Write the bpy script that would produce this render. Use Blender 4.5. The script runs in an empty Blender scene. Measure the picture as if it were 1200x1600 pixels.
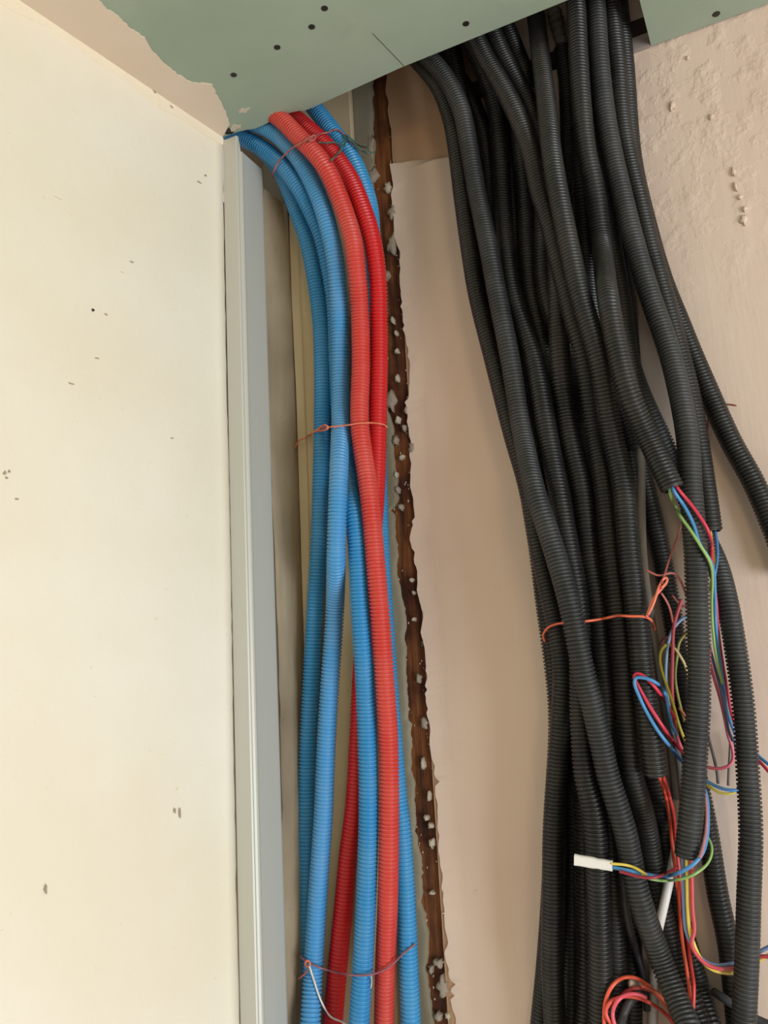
import bpy, math, random
import numpy as np
from mathutils import Matrix, Vector

sc = bpy.context.scene
random.seed(4)
rng = np.random.default_rng(7)

# ---------------------------------------------------------------- camera
F = 1294.0                      # focal length in pixels of the 1200x1600 frame
Z0 = 1.50                       # camera height above the floor
unit = lambda v: v / np.linalg.norm(v)
up_c = unit(np.array([-372., 6650., -F]))
lf_c = unit(np.array([-2690., -403., -F]))
x_c = unit(-(lf_c - up_c * (lf_c @ up_c)))
y_c = np.cross(up_c, x_c)
RW = np.stack([x_c, y_c, up_c])             # world = RW @ camera
cam_data = bpy.data.cameras.new('camera')
cam = bpy.data.objects.new('camera', cam_data)
sc.collection.objects.link(cam)
M4 = Matrix([list(RW[0]) + [0], list(RW[1]) + [-1.0], list(RW[2]) + [Z0], [0, 0, 0, 1]])
cam.matrix_world = M4
cam_data.sensor_fit = 'VERTICAL'
cam_data.sensor_height = 36.0
cam_data.lens = 36.0 * F / 1600.0
cam_data.clip_start = 0.02
sc.camera = cam

# ---------------------------------------------------------------- light
world = bpy.data.worlds.new('world')
sc.world = world
world.use_nodes = True
bg = world.node_tree.nodes['Background']
bg.inputs[0].default_value = (1.0, 0.91, 0.79, 1)
bg.inputs[1].default_value = 0.56

def area(name, loc, target, sx, sy, power, col):
    d = bpy.data.lights.new(name, 'AREA')
    d.shape = 'RECTANGLE'; d.size = sx; d.size_y = sy
    d.energy = power; d.color = col
    o = bpy.data.objects.new(name, d)
    o.location = loc
    o.rotation_euler = (Vector(target) - Vector(loc)).to_track_quat('-Z', 'Y').to_euler()
    sc.collection.objects.link(o)
    return o
area('window_light', (2.2, -1.5, 0.72), (-0.6, -0.25, 1.3), 1.2, 1.4, 64, (0.88, 0.94, 1.0))

area('warm_fill_light', (0.9, -2.1, 2.1), (-0.6, -0.2, 2.05), 0.35, 0.35, 5.5, (1.0, 0.74, 0.45))  # added warm fill for the upper walls, no known lamp there

sc.view_settings.view_transform = 'Standard'
sc.view_settings.look = 'None'
sc.view_settings.exposure = 0.0
sc.view_settings.gamma = 1.0
sc.view_settings.use_curve_mapping = False

# ---------------------------------------------------------------- geometry maths
CAM = np.array([0., -1.0, Z0])
def ray(u, v):
    return RW @ np.array([u - 600., 800. - v, -F])
def P(u, v, D):                 # point D metres in front of the back wall
    r = ray(u, v)
    return CAM + r * ((1.0 - D) / r[1])
def Pz(u, v, z):                # point on a horizontal plane
    r = ray(u, v)
    return CAM + r * ((z - Z0) / r[2])
def proj(p):
    c = RW.T @ (np.asarray(p) - CAM)
    return 600 + F * c[0] / -c[2], 800 - F * c[1] / -c[2]
ZC = float(P(600, 226, 0)[2])   # underside of the soffit
DG = 0.131                      # gap between soffit edge and the wall
ZTOP = ZC + 0.32

def srgb(r, g, b):
    f = lambda c: (c / 255 / 12.92) if c / 255 <= 0.04045 else ((c / 255 + 0.055) / 1.055) ** 2.4
    return (f(r), f(g), f(b), 1)

# ---------------------------------------------------------------- objects
col = sc.collection
def link_mesh(name, verts, faces, m, parent=None, smooth=True):
    me = bpy.data.meshes.new(name)
    verts = np.asarray(verts, dtype=np.float32)
    if isinstance(faces, np.ndarray):
        n = len(faces)
        me.vertices.add(len(verts)); me.vertices.foreach_set('co', verts.ravel())
        k = faces.shape[1]
        me.loops.add(n * k); me.loops.foreach_set('vertex_index', faces.astype(np.int32).ravel())
        me.polygons.add(n)
        me.polygons.foreach_set('loop_start', np.arange(0, n * k, k, dtype=np.int32))
        me.update(calc_edges=True)
    else:
        me.from_pydata([tuple(map(float, v)) for v in verts], [], [tuple(map(int, f)) for f in faces])
    if smooth:
        me.polygons.foreach_set('use_smooth', [True] * len(me.polygons))
    me.validate()
    if m: me.materials.append(m)
    o = bpy.data.objects.new(name, me)
    col.objects.link(o)
    if parent: o.parent = parent
    return o
def struct(o):
    o['kind'] = 'structure'
    return o
def tag(o, label, cat=None, group=None):
    o['label'] = label
    if cat: o['category'] = cat
    if group: o['group'] = group
    return o

def box_vf(x0, x1, y0, y1, z0, z1):
    v = [(x, y, z) for x in (x0, x1) for y in (y0, y1) for z in (z0, z1)]
    f = [(0, 1, 3, 2), (4, 6, 7, 5), (0, 4, 5, 1), (2, 3, 7, 6), (0, 2, 6, 4), (1, 5, 7, 3)]
    return v, f
def box(name, x0, x1, y0, y1, z0, z1, m, parent=None):
    v, f = box_vf(x0, x1, y0, y1, z0, z1)
    return link_mesh(name, v, f, m, parent, False)
def prism(name, poly, off, m, parent=None):
    """closed polygon (3D points) extruded by the vector off"""
    poly = [np.asarray(p, float) for p in poly]
    n = len(poly); off = np.asarray(off, float)
    v = poly + [p + off for p in poly]
    f = [tuple(range(n)), tuple(range(2 * n - 1, n - 1, -1))]
    f += [(i, i + n, (i + 1) % n + n, (i + 1) % n) for i in range(n)]
    return link_mesh(name, v, f, m, parent, False)

# ---------------------------------------------------------------- materials
def mat(name):
    m = bpy.data.materials.new(name); m.use_nodes = True
    return m, m.node_tree, m.node_tree.nodes['Principled BSDF']
def N(nt, t, **kw):
    n = nt.nodes.new(t)
    for k, v in kw.items():
        if k in n.inputs: n.inputs[k].default_value = v
        else: setattr(n, k, v)
    return n
def coords(nt, scale=(1, 1, 1)):
    tc = nt.nodes.new('ShaderNodeTexCoord')
    mp = nt.nodes.new('ShaderNodeMapping'); mp.inputs['Scale'].default_value = scale
    nt.links.new(tc.outputs['Object'], mp.inputs['Vector'])
    return mp.outputs['Vector']
def noise(nt, vec, scale, detail=4, rough=0.55):
    n = N(nt, 'ShaderNodeTexNoise'); n.inputs['Scale'].default_value = scale
    n.inputs['Detail'].default_value = detail; n.inputs['Roughness'].default_value = rough
    nt.links.new(vec, n.inputs['Vector']); return n.outputs['Fac']
def ramp(nt, fac, stops):
    r = N(nt, 'ShaderNodeValToRGB')
    e = r.color_ramp.elements
    while len(e) < len(stops): e.new(0.5)
    for k, (p, c) in enumerate(stops):
        e[k].position = p; e[k].color = c
    nt.links.new(fac, r.inputs['Fac']); return r.outputs['Color']
def mix(nt, fac, a, b, mode='MIX'):
    n = N(nt, 'ShaderNodeMixRGB', blend_type=mode)
    for s, k in ((fac, 0), (a, 1), (b, 2)):
        if isinstance(s, (int, float)): n.inputs[k].default_value = s
        elif isinstance(s, tuple): n.inputs[k].default_value = s
        else: nt.links.new(s, n.inputs[k])
    return n.outputs['Color']
def bump(nt, bsdf, h, strength=0.3, dist=0.002, prev=None):
    b = N(nt, 'ShaderNodeBump'); b.inputs['Strength'].default_value = strength
    b.inputs['Distance'].default_value = dist
    nt.links.new(h, b.inputs['Height'])
    if prev: nt.links.new(prev, b.inputs['Normal'])
    nt.links.new(b.outputs['Normal'], bsdf.inputs['Normal'])
    return b.outputs['Normal']
W = (1, 1, 1, 1); K = (0, 0, 0, 1)

def plaster(name, base, second, mark, rough=0.85, s1=3.5, relief=0.35, scratches=True, trowel=0.0):
    m, nt, b = mat(name)
    v = coords(nt)
    c = mix(nt, ramp(nt, noise(nt, v, s1, 3), [(0.35, K), (0.68, W)]), base, second)
    c = mix(nt, ramp(nt, noise(nt, v, 55, 5, 0.7), [(0.66, K), (0.80, W)]), c, mark)
    if scratches:
        vs = coords(nt, (1.0, 9.0, 30.0))
        c = mix(nt, ramp(nt, noise(nt, vs, 2.2, 6, 0.75), [(0.70, K), (0.76, (0.6, 0.6, 0.6, 1))]), c, mark)
    nt.links.new(c, b.inputs['Base Color'])
    b.inputs['Roughness'].default_value = rough
    nrm = bump(nt, b, noise(nt, v, 9, 6, 0.6), relief, 0.006)
    if trowel:
        vt = coords(nt, (1.0, 1.0, 0.12))
        nrm = bump(nt, b, noise(nt, vt, 60, 3, 0.6), trowel, 0.003, nrm)
    bump(nt, b, noise(nt, v, 90, 5, 0.7), relief * 0.5, 0.001, nrm)
    return m

M = {}
M['left_wall'] = plaster('cream_plaster', srgb(239, 230, 208), srgb(245, 239, 224), srgb(214, 198, 164), relief=0.35)
M['left_edge'] = plaster('yellowish_filler', srgb(240, 229, 203), srgb(244, 236, 214), srgb(196, 168, 122), relief=0.9)
M['compound'] = plaster('joint_compound', srgb(228, 213, 196), srgb(222, 202, 180), srgb(232, 220, 205), relief=0.2, scratches=False)
M['new_plaster'] = plaster('pinkish_plaster', srgb(216, 189, 168), srgb(222, 198, 176), srgb(200, 170, 148), relief=0.22)
M['chase_wall'] = plaster('greyed_old_plaster', srgb(164, 156, 136), srgb(136, 126, 104), srgb(110, 96, 76), relief=0.4)
M['dirty'] = plaster('dirty_old_plaster', srgb(186, 168, 140), srgb(128, 112, 90), srgb(70, 58, 44), relief=0.6)
M['casing'] = plaster('cream_painted_board', srgb(214, 196, 160), srgb(196, 176, 138), srgb(140, 110, 72), relief=0.25)
M['old_plaster'] = plaster('bare_old_plaster', srgb(196, 162, 132), srgb(178, 142, 110), srgb(150, 112, 82), relief=0.5)

# right wall: trowelled lower part, lumpy near the ceiling
def right_plaster():
    m, nt, b = mat('trowelled_beige_plaster')
    v = coords(nt)
    sx = N(nt, 'ShaderNodeSeparateXYZ'); nt.links.new(v, sx.inputs[0])
    c = mix(nt, ramp(nt, noise(nt, v, 3.0, 3), [(0.35, K), (0.7, W)]), srgb(220, 196, 180), srgb(228, 207, 190))
    c = mix(nt, ramp(nt, noise(nt, v, 40, 5, 0.7), [(0.68, K), (0.8, W)]), c, srgb(186, 156, 130))
    nt.links.new(c, b.inputs['Base Color'])
    b.inputs['Roughness'].default_value = 0.82
    # lumps only high up on the right, trowel streaks below them
    mr = N(nt, 'ShaderNodeMapRange'); nt.links.new(sx.outputs['Z'], mr.inputs['Value'])
    mr.inputs['From Min'].default_value = ZC - 0.42; mr.inputs['From Max'].default_value = ZC - 0.1
    mx = N(nt, 'ShaderNodeMapRange'); nt.links.new(sx.outputs['X'], mx.inputs['Value'])
    mx.inputs['From Min'].default_value = -0.22; mx.inputs['From Max'].default_value = -0.12
    mm = N(nt, 'ShaderNodeMath', operation='MULTIPLY')
    nt.links.new(mr.outputs[0], mm.inputs[0]); nt.links.new(mx.outputs[0], mm.inputs[1])
    lump = mix(nt, mm.outputs[0], K, ramp(nt, noise(nt, v, 34, 5, 0.55), [(0.48, K), (0.85, W)]))
    n1 = bump(nt, b, lump, 0.34, 0.010)
    n2 = bump(nt, b, noise(nt, coords(nt, (1, 1, 0.10)), 50, 3, 0.6), 0.28, 0.003, n1)
    n3 = bump(nt, b, noise(nt, v, 7, 5, 0.6), 0.25, 0.006, n2)
    bump(nt, b, noise(nt, v, 100, 4, 0.7), 0.15, 0.001, n3)
    return m
M['right_plaster'] = right_plaster()

def green_board():
    m, nt, b = mat('green_plasterboard')
    v = coords(nt)
    c = mix(nt, ramp(nt, noise(nt, v, 5, 4), [(0.3, K), (0.7, W)]), srgb(150, 166, 147), srgb(164, 179, 162))
    c = mix(nt, ramp(nt, noise(nt, v, 14, 6, 0.7), [(0.60, K), (0.80, (0.55, 0.55, 0.55, 1))]), c, srgb(184, 188, 168))
    nt.links.new(c, b.inputs['Base Color']); b.inputs['Roughness'].default_value = 0.75
    bump(nt, b, noise(nt, v, 220, 3), 0.12, 0.0006)
    return m
M['green'] = green_board()

def wood():
    m, nt, b = mat('rotten_brown_timber')
    v = coords(nt, (1, 1, 0.07))
    v0 = coords(nt)
    c = ramp(nt, noise(nt, v, 95, 6, 0.65), [(0.30, srgb(52, 28, 12)), (0.5, srgb(124, 72, 34)), (0.72, srgb(168, 112, 62))])
    c = mix(nt, ramp(nt, noise(nt, v0, 11, 3), [(0.42, K), (0.62, W)]), c, srgb(150, 112, 84), 'MULTIPLY')
    nt.links.new(c, b.inputs['Base Color']); b.inputs['Roughness'].default_value = 0.8
    n = bump(nt, b, noise(nt, v, 120, 6, 0.7), 0.9, 0.004)
    bump(nt, b, noise(nt, v0, 60, 5, 0.7), 0.6, 0.003, n)
    return m
M['wood'] = wood()

def metal(name, c1, c2, rough, metallic=0.75):
    m, nt, b = mat(name)
    v = coords(nt, (1, 1, 0.05))
    c = mix(nt, noise(nt, v, 40, 3), c1, c2)
    nt.links.new(c, b.inputs['Base Color'])
    b.inputs['Metallic'].default_value = metallic; b.inputs['Roughness'].default_value = rough
    bump(nt, b, noise(nt, v, 30, 2), 0.08, 0.001)
    return m
M['steel'] = metal('galvanised_steel', srgb(208, 205, 194), srgb(196, 198, 190), 0.48, 0.2)

def conduit(name, c1, c2, dust, dustamt, rough, vary=0.25, spec=0.5):
    m, nt, b = mat(name)
    v = coords(nt)
    oi = N(nt, 'ShaderNodeObjectInfo')
    c = mix(nt, oi.outputs['Random'], c1, c2)
    d = ramp(nt, noise(nt, v, 16, 6, 0.7), [(0.42, K), (0.78, (dustamt,) * 3 + (1,))])
    c = mix(nt, d, c, dust)
    d2 = ramp(nt, noise(nt, v, 140, 3, 0.7), [(0.62, K), (0.75, (dustamt,) * 3 + (1,))])
    c = mix(nt, d2, c, dust)
    nt.links.new(c, b.inputs['Base Color'])
    b.inputs['Roughness'].default_value = rough
    b.inputs['Specular IOR Level'].default_value = spec
    return m
M['black'] = conduit('dusty_black_plastic', (0.008, 0.008, 0.0077, 1), (0.015, 0.015, 0.0145, 1), (0.070, 0.064, 0.054, 1), 0.42, 0.40, spec=0.5)
M['grey_black'] = conduit('dusty_charcoal_plastic', (0.021, 0.022, 0.022, 1), (0.025, 0.026, 0.026, 1), (0.09, 0.09, 0.086, 1), 0.5, 0.5)
M['blue'] = conduit('blue_plastic', srgb(46, 138, 196), srgb(58, 150, 206), srgb(130, 180, 210), 0.3, 0.36)
M['blue_faded'] = conduit('faded_blue_plastic', srgb(72, 152, 208), srgb(72, 152, 208), srgb(140, 170, 205), 0.4, 0.42)
M['coral'] = conduit('faded_red_plastic', srgb(208, 64, 56), srgb(208, 64, 56), srgb(218, 104, 92), 0.6, 0.4)
M['red'] = conduit('deep_red_plastic', srgb(205, 30, 34), srgb(205, 30, 34), srgb(200, 74, 70), 0.25, 0.38)
M['black_in'] = conduit('black_bore', (0.008, 0.008, 0.008, 1), (0.008, 0.008, 0.008, 1), (0.02, 0.02, 0.02, 1), 0.2, 0.7)

_wm = {}
def wmat(key, c, rough=0.4):
    if key not in _wm:
        m, nt, b = mat(key)
        v = coords(nt)
        cc = mix(nt, ramp(nt, noise(nt, v, 40, 4), [(0.4, K), (0.75, (0.3, 0.3, 0.3, 1))]), srgb(*c), srgb(*[min(255, int(x * 0.7 + 60)) for x in c]))
        nt.links.new(cc, b.inputs['Base Color']); b.inputs['Roughness'].default_value = rough
        _wm[key] = m
    return _wm[key]

def flat(name, c, rough=0.7, sc_=60, amt=0.12):
    m, nt, b = mat(name)
    v = coords(nt)
    dark = tuple(x * (1 - amt * 2) for x in c[:3]) + (1,)
    nt.links.new(mix(nt, noise(nt, v, sc_, 5), dark, c), b.inputs['Base Color'])
    b.inputs['Roughness'].default_value = rough
    bump(nt, b, noise(nt, v, sc_ * 2, 4), 0.2, 0.001)
    return m
M['paper'] = flat('white_gypsum', srgb(216, 204, 182))
M['flake'] = flat('grey_plaster', srgb(178, 164, 148))
M['screw'] = flat('dark_screw_and_hole', srgb(40, 34, 30), 0.5)
M['pencil'] = flat('pencil_mark', srgb(90, 96, 84))
M['cloth'] = flat('grey_cloth', srgb(160, 150, 146), 0.9, 40, 0.25)
M['tape'] = flat('white_tape', srgb(244, 240, 236), 0.5, 80, 0.04)
M['concrete'] = flat('concrete', srgb(170, 158, 140), 0.9, 8, 0.1)
M['darkvoid'] = flat('slot_shade_dark', srgb(46, 34, 28), 0.9)
M['greybeam'] = flat('grey_beam', srgb(168, 156, 150), 0.8)
M['copper'] = wmat('bare_copper', (196, 110, 76), 0.3)

# ---------------------------------------------------------------- 1D helpers
def catmull(pts, n_per=12):
    p = np.asarray(pts, float)
    if len(p) == 2:
        t = np.linspace(0, 1, n_per + 1)[:, None]
        return p[0] * (1 - t) + p[1] * t
    q = np.vstack([2 * p[0] - p[1], p, 2 * p[-1] - p[-2]])
    out = []
    for i in range(1, len(q) - 2):
        p0, p1, p2, p3 = q[i - 1], q[i], q[i + 1], q[i + 2]
        d = lambda a, b: max(np.linalg.norm((b - a)[:2]), 1e-6) ** 0.5
        t0 = 0; t1 = t0 + d(p0, p1); t2 = t1 + d(p1, p2); t3 = t2 + d(p2, p3)
        t = np.linspace(t1, t2, n_per, endpoint=False)[:, None]
        A1 = (t1 - t) / (t1 - t0) * p0 + (t - t0) / (t1 - t0) * p1
        A2 = (t2 - t) / (t2 - t1) * p1 + (t - t1) / (t2 - t1) * p2
        A3 = (t3 - t) / (t3 - t2) * p2 + (t - t2) / (t3 - t2) * p3
        B1 = (t2 - t) / (t2 - t0) * A1 + (t - t0) / (t2 - t0) * A2
        B2 = (t3 - t) / (t3 - t1) * A2 + (t - t1) / (t3 - t1) * A3
        out.append((t2 - t) / (t2 - t1) * B1 + (t - t1) / (t2 - t1) * B2)
    out.append(q[-2][None])
    return np.vstack(out)
def blur(a, w):
    if w < 1: return a
    k = np.hanning(2 * w + 3)[1:-1]; k /= k.sum()
    return np.convolve(np.pad(a, w, mode='edge'), k, 'valid')
def dilate(a, w):
    p = np.pad(a, w, mode='edge')
    return np.max([p[i:i + len(a)] for i in range(2 * w + 1)], axis=0)
def resample(p, step):
    d = np.r_[0, np.cumsum(np.linalg.norm(np.diff(p, axis=0), axis=1))]
    n = max(2, int(d[-1] / step) + 1)
    s = np.linspace(0, d[-1], n)
    return np.stack([np.interp(s, d, p[:, k]) for k in range(p.shape[1])], 1)
def frames(p):
    t = np.gradient(p, axis=0); t /= np.linalg.norm(t, axis=1)[:, None]
    n = np.zeros_like(p)
    a = np.array([1., 0, 0]) if abs(t[0][0]) < 0.8 else np.array([0, 1., 0])
    a = a - t[0] * (a @ t[0]); n[0] = a / np.linalg.norm(a)
    for i in range(1, len(p)):
        a = n[i - 1] - t[i] * (n[i - 1] @ t[i]); n[i] = a / np.linalg.norm(a)
    return t, n, np.cross(t, n)
def sweep(p, r, seg, cap=True):
    """tube of radius r (scalar or per point) along p -> verts, quad faces"""
    t, n, b = frames(p)
    r = np.broadcast_to(np.asarray(r, float), (len(p),))
    a = np.linspace(0, 2 * np.pi, seg, endpoint=False)
    ring = np.cos(a)[None, :, None] * n[:, None, :] + np.sin(a)[None, :, None] * b[:, None, :]
    v = p[:, None, :] + ring * r[:, None, None]
    m = len(p)
    i = np.arange(m - 1)[:, None] * seg; j = np.arange(seg)[None, :]; j2 = (j + 1) % seg
    f = np.stack([i + j, i + j2, i + seg + j2, i + seg + j], -1).reshape(-1, 4)
    v = v.reshape(-1, 3)
    return v, f
def add_caps(v, f, seg):
    faces = [tuple(x) for x in f.tolist()]
    n = len(v) // seg
    faces.append(tuple(range(seg - 1, -1, -1)))
    faces.append(tuple(range((n - 1) * seg, n * seg)))
    return faces
def corrugated(name, path, R, pitch, depth, m, seg=16, end_open=False, start_open=False):
    """one continuous ribbed sleeve; where it is cut the bore is open"""
    L = np.r_[0, np.cumsum(np.linalg.norm(np.diff(path, axis=0), axis=1))]
    ribs = int(L[-1] / pitch)
    s = (np.arange(ribs)[:, None] * pitch + np.array([0.03, 0.56, 0.64, 0.94]) * pitch).ravel()
    rr = np.tile([R, R, R - depth, R - depth], ribs)
    pc = np.stack([np.interp(s, L, path[:, k]) for k in range(3)], 1)
    if end_open:                       # lip and inner wall running back into the bore
        e = s[-1]
        back = np.array([0.0002, 0.0, -0.004, -0.02]) + e
        pe = np.stack([np.interp(np.minimum(back, L[-1]), L, path[:, k]) for k in range(3)], 1)
        tt, nn, bb = frames(pc)
        v, f = sweep(pc, rr, seg)
        # rings for the bore reuse the frame of the last ring
        a = np.linspace(0, 2 * np.pi, seg, endpoint=False)
        extra = []
        for q, r_ in zip(pe, [R - depth, R - depth - 0.0012, R - depth - 0.0014, R - depth - 0.0014]):
            k = min(len(pc) - 1, max(0, np.searchsorted(s, e) - (0 if q is pe[0] else 0)))
            extra.append(q + r_ * (np.cos(a)[:, None] * nn[-1] + np.sin(a)[:, None] * bb[-1]))
        base = len(v); v = np.vstack([v] + extra)
        g = []
        prev = base - seg
        for k in range(4):
            cur = base + k * seg
            for j in range(seg):
                j2 = (j + 1) % seg
                g.append((prev + j, prev + j2, cur + j2, cur + j))
            prev = cur
        f = np.vstack([f, np.array(g)])
        o = link_mesh(name, v, f, m)
        # close the far end of the bore with a dark disc, part of the sleeve
        me = o.data
        return o
    v, f = sweep(pc, rr, seg)
    return link_mesh(name, v, f, m)

# =====================================================================
# STRUCTURE
# =====================================================================
def jag(curve, amp, step=6):
    """pixel polyline resampled and roughened sideways"""
    c = resample(np.asarray(curve, float), step)
    n = len(c)
    w = blur(rng.normal(0, 1, n), 1) * 0.7 + blur(rng.normal(0, 1, n), 4) * 1.5 + blur(rng.normal(0, 1, n), 12) * 2.4 + (rng.random(n) < 0.06) * rng.normal(0, 1.6, n)
    c[:, 0] += amp * w
    return c

# strip of exposed timber: its two edges in the photograph
LE = [(588, -60), (586, 60), (583, 140), (580, 200), (583, 250), (585, 300), (587, 350), (594, 400), (599, 450), (603, 500), (603, 560),
      (604, 600), (607, 640), (613, 665), (613, 700), (617, 760), (618, 800), (621, 860), (625, 900), (632, 960), (637, 1050), (641, 1120), (646, 1200), (650, 1260),
      (656, 1320), (662, 1400), (664, 1450), (667, 1500), (673, 1560), (678, 1600), (688, 1700), (700, 1850)]
RE = [(606, -60), (606, 60), (604, 140), (611, 200), (614, 250), (612, 300), (613, 350), (620, 400), (622, 450), (628, 500), (634, 560),
      (634, 600), (636, 650), (638, 700), (636, 760), (638, 800), (642, 860), (648, 900), (655, 960), (661, 1050), (665, 1120), (674, 1200), (678, 1260),
      (682, 1320), (692, 1400), (697, 1450), (693, 1500), (703, 1560), (710, 1600), (718, 1700), (730, 1850)]
def z_of(v, u=650, D=0): return float(P(u, v, D)[2])

# timber backing, then the plaster skins that stop raggedly beside it
wall_back = struct(box('wall_back', -0.75, 1.4, 0.012, 0.16, 0.0, ZTOP, M['dirty']))
LE = [(u - 3, v) for u, v in LE]; RE = [(u + 3, v) for u, v in RE]
jr = jag([p for p in RE if p[1] >= 245], 2.9)
right_x = 1.4
def to_floor(P0): return np.array([P0[0], P0[1], 0.0])
def skin(name, edge, D, th, m, xfar, parent, ztop=None, top=None):
    """plaster skin between a ragged edge and x = xfar, front face as a wavy grid"""
    e3 = np.array([P(u, v, D) for u, v in edge])
    e3 = np.vstack([e3, [e3[-1][0], e3[-1][1], 0.0]])
    if ztop is not None: e3 = np.vstack([[e3[0][0], e3[0][1], ztop], e3])
    n = len(e3); mcols = 26
    t = np.linspace(0, 1, mcols) ** 1.3
    v = []
    for i in range(n):
        x0 = e3[i][0]
        for j in range(mcols):
            x = x0 + (xfar - x0) * t[j]
            wob = 0.0012 * math.sin(x * 9 + e3[i][2] * 4) * min(1, j / 3)
            zz = e3[i][2]
            if top: zz = min(zz, top(x))
            v.append((x, -D + (0.0016 if j == 0 else 0) + wob * 0.6, zz))
    f = []
    for i in range(n - 1):
        for j in range(mcols - 1):
            a = i * mcols + j
            f.append((a, a + 1, a + mcols + 1, a + mcols) if xfar < x0 else (a + 1, a, a + mcols, a + mcols + 1))
    base = len(v)                       # ragged broken edge, back to the timber
    for i in range(n): v.append((e3[i][0] + (0.0006 if xfar > e3[i][0] else -0.0006) * rng.normal(), -D + th, e3[i][2]))
    for i in range(n - 1):
        f.append((i * mcols, (i + 1) * mcols, base + i + 1, base + i))
    return link_mesh(name, v, f, m, parent, True)
pa, pb = P(620, 254, 0), P(705, 244, 0)
jr = np.vstack([[jr[0][0], 236], jr])
def top_line(x):
    if x > -0.30: return 9.0
    return float(pa[2] + (pb[2] - pa[2]) * (x - pa[0]) / (pb[0] - pa[0])) + 0.0008 * math.sin(x * 120)
s1 = skin('plaster_skin', jr, 0.0, 0.012, M['right_plaster'], right_x, wall_back, None, top_line)
jt = np.vstack([jag([p for p in RE if p[1] <= 240], 2.4), jr[(jr[:, 1] > 242) & (jr[:, 1] < 300)] + np.array([6, 0])])
s2 = skin('old_plaster', jt, -0.0035, 0.009, M['old_plaster'], -0.25, wall_back, ZTOP)
zl = float(P(*jr[0], 0)[2])
up_edge = [(-0.252, z) for z in np.linspace(ZTOP, zl, 40)]
nx_ = 60; vs_, fs_ = [], []
for _, z in up_edge:
    for x in np.linspace(-0.252, right_x, nx_):
        vs_.append((x, 0.0012 * math.sin(x * 9 + z * 4) * 0.6, z))
for i in range(len(up_edge) - 1):
    for j in range(nx_ - 1):
        a = i * nx_ + j; fs_.append((a, a + nx_, a + nx_ + 1, a + 1))
link_mesh('plaster_skin', vs_, fs_, M['right_plaster'], wall_back, True)
timber = link_mesh('timber_strip', *box_vf(P(560, 200, -.008)[0], P(720, 1600, -.008)[0] + 0.012, 0.0085, 0.02, 0.0, ZTOP), M['wood'], wall_back, False)

# chase to the left of the timber
XS = float(P(384, 700, 0.135)[0])          # stud side face
def D_at(u, v, x):                          # distance from the wall of the plane x seen at u
    r = ray(u, v); return 1.0 - x * r[1] / r[0]
D_studback = D_at(424, 700, XS)
print('XS', XS, 'stud back D', D_studback, 'corner', D_at(457, 700, XS), D_at(478, 700, XS))
jl = jag(LE, 2.4)
xl = float(P(478, 700, 0)[0])
s3 = skin('chase_plaster', jl, -0.002, 0.0105, M['chase_wall'], xl - 0.06, wall_back, ZTOP)

# broken bits of plaster left on the timber, one by one
def flake(u, v, w, h, D=-0.002, m='flake', par=None, th=0.007):
    c = P(u, v, D); k = 15
    a0 = rng.uniform(0, 6)
    mm = 0.00090
    pts = []
    for i in range(k):
        a = a0 + i * 2 * math.pi / k
        q = rng.uniform(0.5, 1.25)
        pts.append((c[0] + math.cos(a) * w * mm / 2 * q, c[1], c[2] + math.sin(a) * h * mm / 2 * q))
    inner = [(c[0] + (p[0] - c[0]) * 0.62, c[1] - 0.0016, c[2] + (p[2] - c[2]) * 0.62) for p in pts]
    back = [(p[0], p[1] + th, p[2]) for p in pts]
    v_ = pts + inner + [(c[0], c[1] - 0.0022, c[2])] + back
    f = []
    for i in range(k):
        j = (i + 1) % k
        f += [(i, j, k + j, k + i), (k + i, k + j, 2 * k), (2 * k + 1 + i, 2 * k + 1 + j, j, i)]
    return link_mesh('plaster_flake', v_, f, M[m], par or wall_back, True)
for (u, v, w, h, m) in [(579, 232, 14, 52, 'flake'), (582, 272, 18, 26, 'flake'), (606, 292, 16, 22, 'paper'), (613, 330, 16, 26, 'flake'), (612, 380, 18, 34, 'flake'),
                        (604, 430, 10, 14, 'flake'), (612, 500, 8, 12, 'paper'), (618, 520, 6, 10, 'paper'), (619, 548, 7, 9, 'paper'), (620, 590, 8, 12, 'paper'),
                        (609, 627, 22, 34, 'flake'), (621, 655, 10, 12, 'paper'), (631, 668, 9, 12, 'flake'), (634, 640, 8, 14, 'flake'), (617, 688, 10, 16, 'flake'),
                        (643, 700, 12, 20, 'flake'), (627, 714, 11, 8, 'paper'), (618, 742, 6, 10, 'paper'), (620, 764, 9, 14, 'flake'), (625, 792, 9, 12, 'flake'),
                        (642, 906, 7, 8, 'paper'), (646, 926, 6, 6, 'paper'), (645, 968, 7, 6, 'paper'), (653, 1060, 8, 14, 'flake'), (662, 1130, 11, 22, 'flake'),
                        (660, 1194, 7, 18, 'paper'), (670, 1245, 6, 14, 'paper'), (665, 1278, 8, 8, 'paper'), (672, 1290, 7, 9, 'paper'), (673, 1318, 8, 16, 'paper'),
                        (674, 1396, 8, 5, 'paper'), (692, 1427, 7, 3, 'paper'), (684, 1505, 16, 12, 'flake'), (673, 1516, 6, 14, 'flake'), (692, 1545, 18, 30, 'flake'),
                        (684, 1590, 12, 12, 'flake'), (700, 1588, 9, 12, 'paper')]:
    flake(u, v, w, h, m=m)
for (u, v, w, h) in [(1146, 268, 6, 16), (1149, 292, 5, 14), (1156, 308, 10, 6), (1162, 343, 9, 16), (1164, 326, 7, 8), (1050, 165, 8, 14), (1112, 182, 7, 8), (1075, 90, 5, 6)]:
    flake(u, v, w, h, D=0.0012, m='right_plaster', th=0.0014)
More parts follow.
